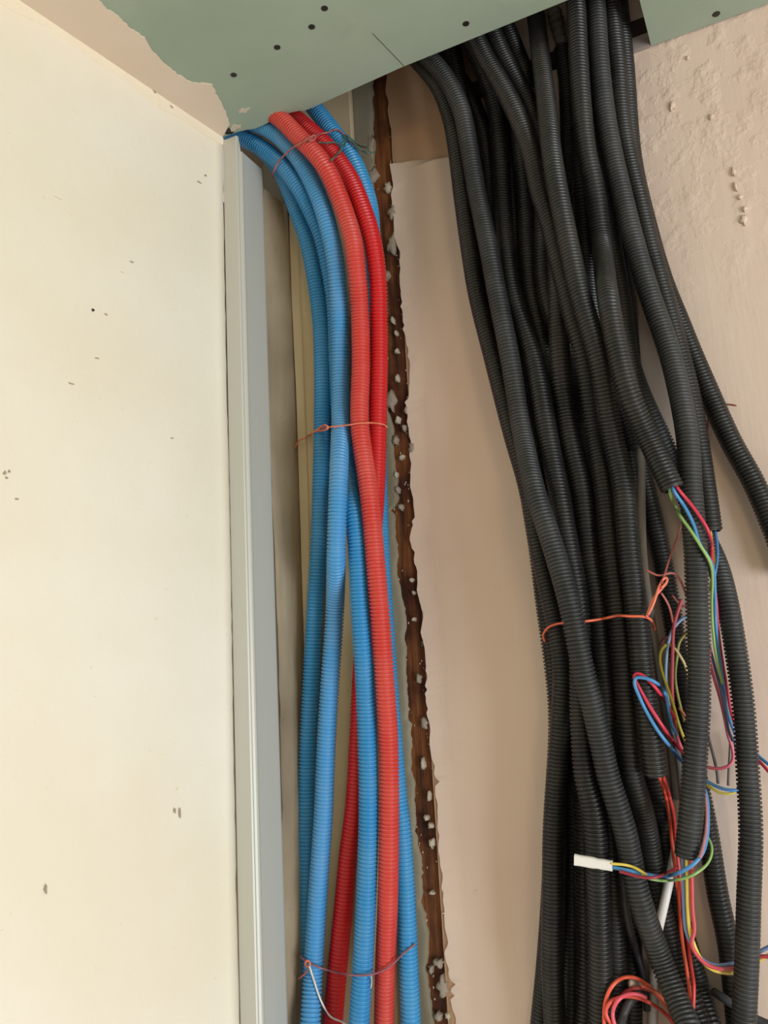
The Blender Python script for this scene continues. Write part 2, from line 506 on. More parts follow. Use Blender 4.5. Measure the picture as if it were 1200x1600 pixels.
# crumbs too small to pick apart, joined
cv, cf = [], []
for k in range(110):
    v = rng.uniform(150, 1640)
    ul = np.interp(v, [p[1] for p in LE], [p[0] for p in LE]); ur = np.interp(v, [p[1] for p in RE], [p[0] for p in RE])
    side = rng.random()
    u = ur - abs(rng.normal(0, 4)) if side < 0.6 else ul + abs(rng.normal(0, 5))
    c = P(u, v, -0.007); s = rng.uniform(0.0005, 0.0015)
    b0 = len(cv)
    for dx, dy, dz in ((1, 0, 0), (-1, 0, .2), (0, -1, 0), (0, 1, 0), (0.2, 0, 1.5), (0, 0, -1.5)):
        cv.append(c + np.array([dx, dy, dz]) * s * rng.uniform(0.7, 1.3))
    for f in ((0, 2, 4), (2, 1, 4), (1, 3, 4), (3, 0, 4), (2, 0, 5), (1, 2, 5), (3, 1, 5), (0, 3, 5)):
        cf.append(tuple(b0 + i for i in f))
cr = link_mesh('plaster_crumbs', cv, cf, M['paper'], wall_back, False); cr['kind'] = 'stuff'

# cream board standing in the corner of the chase
def board():
    Dd = 0.012
    l_e = [(449, 60), (452, 320), (456, 500), (461, 700), (466, 900), (470, 1100), (474, 1300), (479, 1600), (484, 1850)]
    r_e = [(549, 60), (551, 250), (556, 500), (562, 700), (566, 900), (560, 1100), (566, 1300), (572, 1600), (578, 1850)]
    x0 = float(P(456, 500, Dd)[0]); x1 = float(P(553, 300, Dd)[0])
    ch = 0.0045
    prof = [(x0, -0.0005), (x0, -Dd + ch), (x0 + 0.002, -Dd), (x0 + 0.015, -Dd), (x0 + 0.017, -Dd + 0.003), (x1 - .002, -Dd + 0.003), (x1, -Dd + 0.005), (x1, -0.0005)]
    zs = np.linspace(0.0, ZTOP, 60)
    v, f = [], []
    k = len(prof)
    for i, z in enumerate(zs):
        wob = 0.0008 * math.sin(z * 11)
        for j, (x, y) in enumerate(prof):
            v.append((x + (wob + rng.normal(0, 0.0003) if j in (1, 2, 3) else 0), y, z))
    for i in range(len(zs) - 1):
        for j in range(k - 1):
            a = i * k + j
            f.append((a, a + 1, a + k + 1, a + k))
    f.append(tuple(range(k))); f.append(tuple(range(len(v) - 1, len(v) - 1 - k, -1)))
    return link_mesh('casing_board', v, f, M['casing'], wall_back, False)
board()

# side of the chase: dirty old plaster running back from the stud to the corner
xr = XS - 0.002
def reveal():
    ys = np.linspace(-(D_studback - 0.002), 0.004, 14); zs = np.linspace(0, ZC - 0.055, 90)
    v, f = [], []
    for z in zs:
        for y in ys:
            v.append((xr + 0.0022 * math.sin(z * 7 + y * 40) + rng.normal(0, 0.0006), y, z))
    for i in range(89):
        for j in range(13):
            a = i * 14 + j; f.append((a, a + 1, a + 15, a + 14))
    n = len(v)
    for z in (0, ZC - 0.055):
        for y in (ys[0], ys[-1]):
            v.append((xr - 0.08, y, z))
    f.append((n, n + 2, 89 * 14, 0)); f.append((89 * 14, n + 2, n + 3, 89 * 14 + 13))
    return link_mesh('wall_recess', v, f, M['dirty'], None, True)
wall_recess = struct(reveal())

# steel stud at the end of the left wall
XW = float(P(357, 700, 0.135)[0])
zt_front = ZC - 0.006
def stud():
    t = 0.0009
    y0 = -0.135; yb = -D_studback
    prof = [(XW + 0.001, y0 + 0.030), (XW + 0.001, y0), (XS - 0.0045, y0), (XS - 0.003, y0 + 0.0015), (XS - 0.003, y0 + 0.004), (XS - 0.0012, y0 + 0.0065),
            (XS + 0.0006, y0 + 0.0072), (XS + 0.0006, y0 + 0.009), (XS, y0 + 0.011), (XS, yb - 0.004), (XS - 0.0012, yb), (XS - 0.01, yb)]
    prof = np.array(prof)
    # outer offset gives the sheet its thickness
    d = np.gradient(prof, axis=0); nrm = np.stack([-d[:, 1], d[:, 0]], 1); nrm /= np.linalg.norm(nrm, axis=1)[:, None]
    inner = prof + nrm * t
    loop = np.vstack([prof, inner[::-1]]); k = len(loop)
    zs = [0.0, ZC - 0.03, ZC - 0.006]
    v, f = [], []
    for z in zs:
        for (x, y) in loop:
            zz = z
            if z == zs[2] and y > y0 + 0.005: zz = ZC - 0.0285        # web is cut shorter than the flange
            if z == zs[1]: zz = ZC - 0.03
            v.append((x, y, zz))
    for i in range(2):
        for j in range(k):
            a, b_ = i * k + j, i * k + (j + 1) % k
            f.append((a, b_, b_ + k, a + k))
    return link_mesh('steel_stud', v, f, M['steel'], None, False)
st = stud()
st['label'] = 'galvanised steel stud standing upright at the end of the cream left wall'
st['category'] = 'metal stud'

# left wall: runs from the stud past the camera
dl = unit(np.array([-0.1467, -0.98918, 0.0]))
def lw(s, z, off=0.0):                     # s metres along the wall from its end
    nx = np.array([dl[1], -dl[0], 0.0])    # pointing into the room (+x) or not
    if nx[0] < 0: nx = -nx
    return np.array([XW, -0.135, 0]) + dl * s + nx * off + np.array([0, 0, z])
def left_wall():
    ss = np.r_[np.linspace(0, 0.9, 60), np.linspace(1.0, 2.6, 12)]
    zs = np.r_[np.linspace(0, 1.0, 8), np.linspace(1.05, ZC - 0.001, 90)]
    v, f = [], []
    for z in zs:
        for i, s in enumerate(ss):
            e = rng.normal(0, 0.0005) if i == 0 else 0
            w = 0.0010 * math.sin(s * 6 + z * 3) + 0.0008 * math.sin(z * 8.5 + s * 2)
            v.append(lw(s + e, z, w))
    n = len(ss)
    for i in range(len(zs) - 1):
        for j in range(n - 1):
            a = i * n + j; f.append((a, a + n, a + n + 1, a + 1))
    b0 = len(v)
    for z in zs: v.append(lw(0.0, z, -0.0125))
    for i in range(len(zs) - 1): f.append((i * n, b0 + i, b0 + i + 1, (i + 1) * n))
    b1 = len(v)
    v += [lw(2.6, 0, -0.0125), lw(2.6, ZC - 0.001, -0.0125)]
    f.append((b0, b1, b1 + 1, b0 + len(zs) - 1))
    return link_mesh('wall_left', v, f, M['left_wall'], None, True)
wall_left = struct(left_wall())
# roughly trowelled filler along the top of the left wall
fp = [lw(s, ZC - 0.0012, 0.0) for s in np.linspace(0.0, 1.1, 70)]
fb = [lw(s, ZC - (0.007 + 0.007 * abs(math.sin(s * 13)) + 0.005 * abs(math.sin(s * 31 + 1)) + rng.uniform(0, 0.003)) * (1 if s < 0.5 else 0.6), 0.0) for s in np.linspace(1.1, 0.0, 70)]
nx = lw(0, 0, 0.0018) - lw(0, 0, 0)
prism('filler_band', fp + fb, nx, M['left_edge'], wall_left)
# nicks and specks in the left wall
def nick(u, v, w, h, m):
    r = ray(u, v)
    nrm = unit(lw(0, 0, 1.0) - lw(0, 0, 0)); p0 = lw(0, 0, 0)
    t = ((p0 - CAM) @ nrm) / (r @ nrm)
    c = CAM + r * t
    k = 8; pts = []
    for i in range(k):
        a = i * 2 * math.pi / k; q = rng.uniform(0.5, 1.2)
        pts.append(c + (-dl) * math.cos(a) * w * q + np.array([0, 0, 1.0]) * math.sin(a) * h * q + nrm * 0.0012)
    return prism('wall_nick', pts, nrm * 0.0009, M[m], wall_left)
for (u, v, w, h, m) in [(144, 485, .0018, .0018, 'screw'), (6, 740, .0022, .0025, 'dirty'), (13, 737, .0015, .002, 'dirty'), (9, 747, .0018, .0015, 'dirty'), (190, 425, .003, .0008, 'left_edge'), (205, 410, .003, .0008, 'dirty'), (165, 492, .0025, .0008, 'dirty'), (310, 285, .004, .0008, 'dirty'), (90, 310, .006, .0008, 'left_edge'), (268, 685, .002, .001, 'dirty'), (25, 780, .003, .001, 'dirty'), (110, 600, .004, .0008, 'dirty'), (150, 560, .003, .0008, 'dirty'), (139, 69, .0015, .0018, 'screw'), (240, 143, .004, .003, 'dirty'), (152, 82, .004, .0015, 'dirty'),
                        (267, 168, .003, .002, 'dirty'), (272, 1268, .0012, .004, 'flake'), (280, 1272, .001, .006, 'flake'), (70, 1390, .0015, .005, 'flake'), (320, 275, .002, .0015, 'dirty')]:
    nick(u, v, w, h, m)

# soffit: green boards with a notch left open against the wall
xL = -1.0; x_gapR = float(Pz(1018, 74, ZC)[0])
gapR = Pz(984, 0, ZC)
edge_px = [(372, 206), (385, 203), (398, 201), (411, 196), (424, 189), (436, 183), (446, 178), (458, 175), (468, 173), (476, 173), (486, 169)]
edge3 = [Pz(u, v, ZC) for u, v in edge_px]
poly = [np.array([lw(2.6, 0)[0], lw(2.6, 0)[1], ZC]), np.array([lw(0, 0)[0], lw(0, 0)[1] , ZC])]
poly += edge3
poly += [np.array([P(628, 105, 0)[0] * 0 + Pz(628, 105, ZC)[0], Pz(628, 105, ZC)[1], ZC]), np.array([Pz(905, -7, ZC)[0], Pz(905, -7, ZC)[1], ZC])]
ye = Pz(905, -7, ZC)[1]
xe = x_gapR - (0.0 if True else 0)
poly += [np.array([x_gapR + (gapR[0] - x_gapR) * (ye - 0) / (gapR[1] + 1e-9) if False else x_gapR, ye, ZC]), np.array([x_gapR, -0.003, ZC]), np.array([1.4, -0.003, ZC]), np.array([1.4, lw(2.6, 0)[1], ZC])]
ceiling = struct(prism('ceiling', poly, (0, 0, 0.0125), M['green']))
# compound band against the left wall, ragged towards the green board
bpx = [(359, 193), (354, 178), (347, 160), (338, 146), (331, 131), (316, 129), (301, 130), (288, 121), (270, 110), (258, 99), (246, 88), (236, 76), (228, 62), (218, 53),
       (205, 44), (193, 33), (180, 20), (166, 14), (155, 0)]
b3 = [Pz(u, v, ZC) for u, v in resample(np.array(bpx, float), 4)]
b3 = [p + np.array([rng.normal(0, .0008), rng.normal(0, .0008), 0]) for p in b3]
w_last = b3[-1][0] - (XW + (b3[-1][1] + 0.135) * dl[0] / dl[1])
y = b3[-1][1]
while y > -1.9:
    y -= 0.02
    b3.append(np.array([XW + (y + 0.135) * dl[0] / dl[1] + w_last + rng.normal(0, .004) + 0.02 * math.sin(y * 8), y, ZC]))
q = [lw(2.0, ZC, 0.001), lw(0.001, ZC, 0.001)]
q = [np.array([p[0], p[1], ZC]) for p in q]
prism('compound_band', b3 + q, (0, 0, -0.0012), M['compound'], ceiling)
# upper slab closing the void above the boards
upper = struct(box('ceiling_slab', -1.6, 1.6, -2.6, 0.16, ZTOP, ZTOP + 0.05, M['concrete']))
struct(box('floor', -1.6, 2.6, -3.2, 0.16, -0.05, 0.0, M['concrete']))
# void: unseen side cheek, added to keep light out from the left
struct(box('void_light_cheek', XW - 0.5, XW - 0.45, -2.6, 0.0, ZC + 0.0126, ZTOP, M['concrete']))

# screws, pencil line, torn patch in the boards
for (u, v) in [(365, 117), (433, 74), (487, 42), (507, 13), (728, 37), (1119, 22)]:
    c = Pz(u, v, ZC)
    k = 12; r = 0.0042 if u != 1119 else 0.0048
    ring = [c + np.array([math.cos(a) * r, math.sin(a) * r, -0.0003]) for a in np.linspace(0, 2 * math.pi, k, endpoint=False)]
    inn = [c + (p - c) * 0.55 + np.array([0, 0, -0.0004]) for p in ring]
    vv = ring + inn + [c + np.array([0, 0, -0.0003])] + [p + np.array([0, 0, 0.0015]) for p in ring]
    ff = []
    for i in range(k):
        j = (i + 1) % k
        ff += [(i, j, k + j, k + i), (k + i, k + j, 2 * k), (2 * k + 1 + i, 2 * k + 1 + j, j, i)]
    link_mesh('screw', vv, ff, M['screw'], ceiling, False)
def ceil_patch(name, px, th, m):
    return prism(name, [Pz(u, v, ZC) for u, v in px], (0, 0, -th), M[m], ceiling)
ceil_patch('torn_patch', [(373, 173), (377, 169), (383, 170), (388, 167), (391, 169), (386, 173), (384, 176), (378, 175), (374, 177)], .0006, 'paper')
ceil_patch('torn_edge', [(360, 200), (364, 194), (370, 195), (377, 196), (377, 200), (371, 200), (366, 205), (361, 205)], .0006, 'paper')
ceil_patch('chalk_mark', [(1112, 25), (1114, 23), (1117, 25), (1116, 27), (1113, 27)], .0003, 'paper')
a, b_ = Pz(582, 52, ZC), Pz(631, 103, ZC)
d = unit(b_ - a); s = np.array([-d[1], d[0], 0]) * 0.0005
prism('pencil_line', [a - s, b_ - s, b_ + s, a + s], (0, 0, -0.0002), M['pencil'], ceiling)
# broken corner hole, its shade put in as a dark patch on the board
hp = [(344, 202), (351, 198), (357, 199), (362, 202), (368, 205), (373, 204), (374, 209), (362, 211), (352, 212)]
ceil_patch('corner_shade_patch', [(342, 202), (350, 198), (353, 199), (356, 198), (360, 202), (364, 202), (366, 206), (362, 209), (354, 210), (350, 206)], .0004, 'screw')

# wall above the soffit line, seen through the notch: slot darkened by colour, and grey beam
bx0 = P(968, 60, 0)[0]
zb = lambda v: float(P(990, v, 0.008)[2])
link_mesh('slot_shade_block', *box_vf(-0.35, x_gapR - 0.002, -0.012, 0.011, zb(56), zb(36)), M['darkvoid'], wall_back, False)  # dark-coloured block stands in for the shade inside the open slot
link_mesh('beam_face', *box_vf(-0.12, x_gapR - 0.002, -0.006, 0.011, ZC + 0.0006, zb(57)), M['greybeam'], wall_back, False)

# =====================================================================
# CONDUITS: paths traced in the photograph, packed in depth back to front
# =====================================================================
VG = np.arange(-170, 2001, 10.0)
tubes = {}
order = []
def mmpx(u, v, D): 
    return np.linalg.norm(P(u + 1, v, D) - P(u, v, D))
REG = []                                # everything already placed: name, dense centre line, radius, group
def register(name, pts, R, grp='b'):
    REG.append((name, resample(np.asarray(pts), 0.0022), R, grp))
def blocked(u, v, r, ignore=(), grp=None, gap=0.0005):
    """depth intervals at this place that would cut into something already placed"""
    d = unit(ray(u, v)); out = []
    for n, q, R, g in REG:
        if n in ignore or (grp and g != grp): continue
        rr = r + R + gap
        w = q - CAM
        t = w @ d
        p2 = (w * w).sum(1) - t * t
        k = p2 < rr * rr
        if k.any():
            h = np.sqrt(rr * rr - p2[k])
            out.append((1 - (t[k] + h).max() * d[1], 1 - (t[k] - h).min() * d[1]))
    return out
def pack(name, base=0.0, hold=None, grp='b', bend=6):
    pts = sorted(ALLP[name], key=lambda p: p[1])
    R = rad.get(name, RB if grp == 'b' else RP)
    v0, v1 = ends.get(name, (-150, 1950)) if grp == 'b' else (pts[0][1], 1950)
    c = catmull(pts, 14)
    vv, uu = c[:, 1], c[:, 0]
    def ext(v):
        if v < vv[0]:
            s = (uu[2] - uu[0]) / (vv[2] - vv[0] + 1e-9); return uu[0] + s * (v - vv[0])
        if v > vv[-1]:
            s = (uu[-1] - uu[-6]) / (vv[-1] - vv[-6] + 1e-9); return uu[-1] + 0.5 * s * (v - vv[-1])
        return np.interp(v, vv, uu)
    u = np.array([ext(v) for v in VG])
    act = (VG >= v0 - 15) & (VG <= v1 + 15)
    D = np.full(len(VG), base + R + 0.0015)
    if hold:
        D = np.maximum(D, np.interp(VG, [h[0] for h in hold], [h[1] for h in hold]))
    for i in np.nonzero(act)[0]:
        iv = blocked(u[i], VG[i], R, grp=None if grp == 'b' else grp, gap=0.0009)
        if iv: D[i] = max(D[i], max(x[1] for x in iv))
    if act.any():
        a0, a1 = np.nonzero(act)[0][[0, -1]]
        D[:a0] = D[a0]; D[a1 + 1:] = D[a1]
    D = blur(dilate(D, bend), bend)
    tubes[name] = dict(u=u, D=D, R=R, grp=grp, v0=v0, v1=v1)
    order.append(name)
    register(name, path3(name), R, grp)
    print(name, 'D', D[[20, 60, 100, 140, 170]].round(3))
def path3(name, step=0.002):
    t = tubes[name]
    vs = np.arange(t['v0'], t['v1'] + 0.1, 6.0)
    if vs[-1] < t['v1']: vs = np.r_[vs, t['v1']]
    p = np.array([P(np.interp(v, VG, t['u']), v, np.interp(v, VG, t['D'])) for v in vs])
    for k in range(3):
        p[:, k] = blur(p[:, k], 2)
    return resample(p, step)
def surf(u, v, ignore=(), only=None):
    iv = blocked(u, v, 0.0, ignore, gap=0)
    return max([x[1] for x in iv] + [0.0])
def surf_old(u, v, ignore=(), only=None):
    """front of whatever stands at this place, as a distance from the wall"""
    best = 0.0
    for n, t in tubes.items():
        if n in ignore or (only and n not in only): continue
        if v < t['v0'] - 4 or v > t['v1'] + 4: continue
        Dt = np.interp(v, VG, t['D'])
        du = abs(u - np.interp(v, VG, t['u'])) * mmpx(u, v, Dt)
        if du < t['R'] * 1.08:
            best = max(best, Dt + math.sqrt(max(0, (t['R'] * 1.08) ** 2 - du * du)))
    return best

RB = 0.0121
T = {}
T['T14'] = [(960, -60), (966, 0), (976, 100), (988, 250), (1010, 350), (1036, 440), (1060, 500), (1080, 550), (1106, 610), (1142, 690), (1178, 755), (1212, 835), (1235, 900)]
T['T15'] = [(915, 0), (928, 150), (942, 250), (956, 330), (968, 400), (978, 460), (986, 560), (994, 650), (1004, 740), (1018, 800), (1032, 860), (1043, 920), (1055, 990), (1066, 1060), (1074, 1140),
            (1090, 1220), (1106, 1300), (1122, 1400), (1137, 1470), (1146, 1540), (1152, 1600)]
T['T3'] = [(640, 25), (670, 60), (690, 85), (708, 108), (730, 145), (748, 185), (757, 220), (766, 300), (772, 400), (780, 460), (798, 530), (813, 590), (834, 680), (852, 760), (868, 850), (882, 960),
           (890, 1100), (892, 1215), (894, 1300), (894, 1490), (893, 1600)]
T['Tx'] = [(700, 40), (715, 120), (730, 220), (744, 330), (760, 460), (785, 560), (808, 680), (832, 775), (842, 860), (852, 940), (866, 1040), (873, 1120), (868, 1250), (862, 1400), (855, 1500), (845, 1600)]
T['T5'] = [(710, -20), (742, 60), (765, 110), (782, 160), (793, 220), (800, 300), (805, 380), (812, 460), (830, 560), (850, 680), (868, 760), (884, 860), (903, 960), (906, 1100), (908, 1215), (913, 1300), (916, 1490), (915, 1600)]
T['T6'] = [(755, 0), (780, 60), (796, 110), (806, 170), (813, 220), (821, 300), (825, 380), (829, 460), (852, 560), (873, 680), (893, 760), (907, 860), (916, 960), (922, 1060), (927, 1160), (930, 1400), (935, 1600)]
T['T6b'] = [(760, -20), (785, 30), (806, 80), (826, 135), (842, 200), (848, 260), (850, 340), (851, 440), (866, 500), (895, 560), (911, 680), (928, 760), (944, 860), (965, 960), (985, 1060), (1007, 1160), (1030, 1250), (1039, 1310), (1051, 1395), (1076, 1490), (1100, 1575), (1108, 1600)]
T['T9'] = [(878, 70), (886, 120), (889, 180), (891, 240), (896, 300), (905, 380), (922, 460), (950, 560), (974, 680), (986, 760), (990, 860), (985, 960), (978, 1100), (975, 1250), (982, 1400), (986, 1490), (986, 1600)]
T['T11'] = [(912, 0), (922, 100), (932, 180), (938, 240), (947, 300), (956, 380), (970, 460), (983, 560), (1003, 620), (1031, 680), (1062, 750), (1092, 820), (1120, 880), (1134, 930), (1147, 1000), (1161, 1100), (1168, 1200), (1173, 1300), (1170, 1400), (1167, 1500), (1162, 1600)]
T['T13'] = [(952, -20), (955, 20), (963, 90), (970, 180), (980, 240), (995, 300), (1014, 380), (1036, 460), (1058, 540), (1078, 620), (1092, 700), (1101, 760), (1112, 838)]
T['Tr'] = [(905, 100), (910, 300), (920, 430), (940, 560), (972, 620), (989, 665), (1000, 706)]
T['T1'] = [(620, 60), (643, 84), (665, 107), (683, 130), (697, 160), (706, 190), (712, 220), (722, 300), (733, 380), (746, 460), (771, 560), (802, 680), (825, 760), (843, 860), (862, 940), (880, 1040), (877, 1120), (870, 1215), (865, 1300), (864, 1400), (863, 1500), (867, 1600)]
T['T18'] = [(735, -20), (760, 30), (787, 90), (812, 135), (833, 180), (849, 240), (861, 300), (869, 380), (872, 460), (875, 560), (890, 680), (908, 760), (920, 860), (932, 940), (942, 1040), (948, 1120), (945, 1215), (948, 1260), (953, 1300), (957, 1395), (961, 1490), (962, 1600)]
T['T4'] = [(705, 0), (728, 50), (752, 100), (768, 145), (778, 190), (782, 240), (784, 300), (790, 380), (801, 460), (834, 560), (856, 680), (871, 760), (889, 860), (903, 940), (907, 1040), (908, 1120), (915, 1215), (926, 1260), (931, 1300), (935, 1395), (938, 1490), (940, 1600)]
T['T7'] = [(715, -10), (735, 40), (757, 88), (782, 130), (808, 180), (829, 235), (844, 300), (860, 350), (877, 420), (895, 490), (914, 560), (931, 680), (944, 760), (954, 860), (964, 940), (974, 1040), (980, 1120), (988, 1215), (999, 1250), (1011, 1300), (1027, 1395), (1052, 1490), (1085, 1575), (1095, 1600)]
T['T8'] = [(830, -20), (838, 30), (845, 90), (856, 180), (862, 240), (872, 300), (888, 380), (906, 460), (936, 560), (957, 680), (974, 760), (983, 860), (993, 940), (1003, 1040), (1012, 1120), (1024, 1213)]
T['T10'] = [(893, -40), (900, 10), (904, 90), (910, 180), (917, 240), (930, 300), (940, 380), (949, 460), (968, 560), (985, 620), (1011, 680), (1030, 720), (1053, 768)]
T['T2'] = [(625, 45), (650, 72), (672, 92), (690, 112), (707, 140), (722, 175), (731, 220), (745, 300), (762, 380), (777, 460), (797, 560), (817, 680), (834, 760), (866, 860), (889, 940), (910, 1040), (930, 1120), (951, 1215), (962, 1250), (977, 1300), (997, 1395), (1029, 1490), (1062, 1572), (1075, 1600)]
T['T12'] = [(926, -40), (931, 10), (936, 90), (946, 180), (957, 240), (971, 300), (991, 380), (1015, 460), (1049, 560), (1074, 680), (1079, 760), (1087, 860), (1090, 950), (1091, 1000), (1091, 1100), (1085, 1200), (1081, 1260), (1077, 1300), (1073, 1343)]
ends = {'T14': (-150, 900), 'T13': (-150, 838), 'Tr': (60, 706), 'T8': (-150, 1213), 'T10': (-150, 768), 'T12': (-150, 1343), 'T9': (70, 1950)}
rad = {'T12': 0.0122, 'T2': 0.0120, 'T8': 0.0121, 'T11': 0.0116, 'T15': 0.0112, 'T18': 0.0122}
base = {'Tr': 0.004}
# ---------------------------------------------------------------- blue and red pipes
RP = 0.0124
top_hold = lambda b, nm='': [(-170, 0.070), (150, 0.070), (200, 0.068), (260, 0.060), (340, max(b, 0.045)), (430, b), (900, b)] + {'B2': [(1060, 0.062), (2000, 0.066)], 'R1': [(1060, 0.036), (2000, 0.034)], 'B3': [(1060, 0.05), (2000, 0.05)]}.get(nm, [(2000, b)])
pbase = {'B4': 0.014, 'R2': 0.028, 'B1': 0.028, 'B2': 0.024, 'B3': 0.046, 'R1': 0.050}
PB = {}
PB['B4'] = [(470, 140), (489, 166), (505, 186), (521, 207), (543, 235), (557, 262), (567, 287), (577, 321), (581, 370), (585, 430), (588, 500), (589, 600), (590, 700), (592, 780), (595, 860), (601, 960), (607, 1060), (615, 1160), (623, 1260), (627, 1290), (634, 1407), (638, 1507), (642, 1600)]
PB['R2'] = [(425, 160), (445, 173), (466, 188), (484, 204), (508, 226), (527, 249), (548, 281), (564, 319), (577, 356), (586, 399), (591, 447), (592, 500), (592, 570), (590, 660), (588, 750), (583, 830), (577, 900), (571, 980), (565, 1060), (560, 1160), (554, 1260), (544, 1340), (538, 1407), (528, 1507), (520, 1600)]
PB['B1'] = [(368, 207), (395, 222), (420, 243), (440, 270), (453, 300), (466, 335), (478, 367), (492, 433), (501, 500), (504, 570), (504, 660), (502, 750), (499, 840), (492, 960), (487, 1060), (482, 1160), (480, 1273), (479, 1407), (481, 1540), (483, 1600)]
PB['B2'] = [(350, 204), (383, 217), (404, 228), (420, 239), (437, 254), (452, 271), (473, 303), (489, 335), (501, 361), (513, 410), (523, 470), (527, 560), (532, 660), (545, 750), (557, 840), (563, 960), (570, 1060), (574, 1160), (576, 1273), (572, 1407), (567, 1507), (561, 1600)]
PB['B3'] = [(380, 186), (402, 192), (422, 201), (447, 223), (468, 249), (489, 287), (505, 327), (516, 367), (524, 407), (528, 447), (531, 500), (532, 570), (532, 660), (529, 750), (526, 840), (523, 960), (516, 1060), (510, 1160), (506, 1260), (505, 1280), (496, 1407), (488, 1540), (485, 1600)]
PB['R1'] = [(405, 165), (425, 175), (444, 190), (465, 213), (489, 236), (511, 265), (527, 300), (540, 335), (551, 372), (557, 415), (561, 460), (563, 500), (564, 570), (562, 660), (567, 705), (574, 750), (581, 810), (587, 880), (594, 960), (601, 1060), (607, 1160), (608, 1273), (606, 1407), (602, 1507), (600, 1600)]
PL = {'B4': ('blue corrugated pipe at the back right, beside the rotten timber', 'blue'),
      'R2': ('deep red corrugated pipe crossing behind the others to the lower middle', 'red'),
      'B1': ('blue corrugated pipe furthest left, nearest the steel stud', 'blue'),
      'B2': ('blue corrugated pipe between the two red ones at the bottom, hidden at mid height', 'blue'),
      'B3': ('slightly faded blue corrugated pipe in front, second from the left', 'blue_faded'),
      'R1': ('faded coral red corrugated pipe in front of the others', 'coral')}
# each pipe as a 3D path: traced pixels with their own depth, packed from the wall outwards
ALLP = dict(T); ALLP.update(PB)
for n in ['B4', 'R2', 'B1', 'B2', 'B3', 'R1']:
    pack(n, 0.009, hold=top_hold(pbase[n], n), grp='p')
tdir = unit(np.mean([unit(path3(n)[0] - path3(n)[8]) for n in ('B2', 'B3', 'R1', 'R2')], axis=0))
for n in ['B4', 'R2', 'B1', 'B2', 'B3', 'R1']:
    p = path3(n)
    # carry the pipe on above the soffit, up and to the left
    ext = [p[0] + tdir * s + np.array([-0.30 * s * s, 0, 0.35 * s * s]) for s in np.linspace(0.16, 0.004, 30)]
    p = resample(np.vstack([ext, p]), 0.002)
    lab, m = PL[n]
    o = corrugated('corrugated_pipe', p, RP, 0.0046, 0.0019, M[m], 20)
    tag(o, lab, 'pipe', 'blue and red corrugated pipes')

# =====================================================================
# WIRES, TIES, CABLES
# =====================================================================
def wire(name, label, cat, pts, r, m, ignore=(), lift=0.0, parent=None, seg=8, group=None, only=None):
    """pts: (u, v) rests on what stands behind it; (u, v, D) fixes the depth"""
    ctrl = np.array([(p[0], p[1]) for p in pts], float)
    fixed = np.array([p[2] if len(p) > 2 else np.nan for p in pts])
    n_per = 10
    c = catmull(ctrl, n_per)
    D = np.zeros(len(c)); auto = np.zeros(len(c), bool)
    for k in range(len(c)):
        i = min(k // n_per, len(pts) - 2); f = (k - i * n_per) / n_per
        a, b = fixed[i], fixed[i + 1]
        iv = blocked(c[k, 0], c[k, 1], r, ignore, gap=0.0009)
        au = max([x[1] for x in iv] + [r + 0.001])
        def free(d):
            for _ in range(6):
                for lo, hi in sorted(iv):
                    if lo < d < hi: d = hi
            return d
        if not np.isnan(a) and not np.isnan(b): D[k] = free(a * (1 - f) + b * f)
        elif not np.isnan(a): D[k] = max(free(a * (1 - f) + au * f), 0)
        elif not np.isnan(b): D[k] = max(free(au * (1 - f) + b * f), 0)
        else: D[k] = au; auto[k] = True
    if len(D) > 12:
        Ds = blur(dilate(D, 4), 3)
        D = np.where(auto, Ds, np.maximum(D, 0)) if auto.any() else D
        D = blur(D, 1)
    p = np.array([P(c[k, 0], c[k, 1], D[k]) for k in range(len(c))])
    p = resample(p, 0.0025)
    if len(p) > 9:
        e0, e1 = p[0].copy(), p[-1].copy()
        for k in range(3): p[:, k] = blur(p[:, k], 2)
    register('w%d' % len(REG), p, r, 'w')
    v, f = sweep(p, r, seg)
    o = link_mesh(name, v, add_caps(v, f, seg), m, parent, True)
    if label: o['label'] = label
    if cat: o['category'] = cat
    if group: o['group'] = group
    return o
def Dt(n, v): return float(np.interp(v, VG, tubes[n]['D']))
RED = wmat('red_wire', (206, 48, 74)); BLU = wmat('blue_wire', (70, 140, 200)); YEL = wmat('yellow_green_wire', (214, 200, 70))
GRN = wmat('green_yellow_wire', (146, 184, 106)); PNK = wmat('pink_wire', (226, 108, 128)); ORG = wmat('orange_wire', (236, 92, 62))
SAL = wmat('salmon_tie_wire', (232, 124, 96)); GRY = wmat('grey_wire', (96, 92, 96)); LBL = wmat('pale_blue_wire', (140, 172, 206))
DGN = wmat('dark_green_wire', (62, 108, 98)); ROS = wmat('dull_rose_wire', (176, 96, 88)); WHT = wmat('white_cable', (226, 220, 214)); BRN = wmat('brown_wire', (120, 50, 50))
DGR = wmat('dusty_grey_cable', (128, 120, 112), 0.7); BLK = wmat('black_cable', (48, 48, 50), 0.5); BRD = wmat('bordeaux_wire', (150, 44, 60)); PUR = wmat('blue_grey_wire', (84, 96, 140))
rw = 0.0016


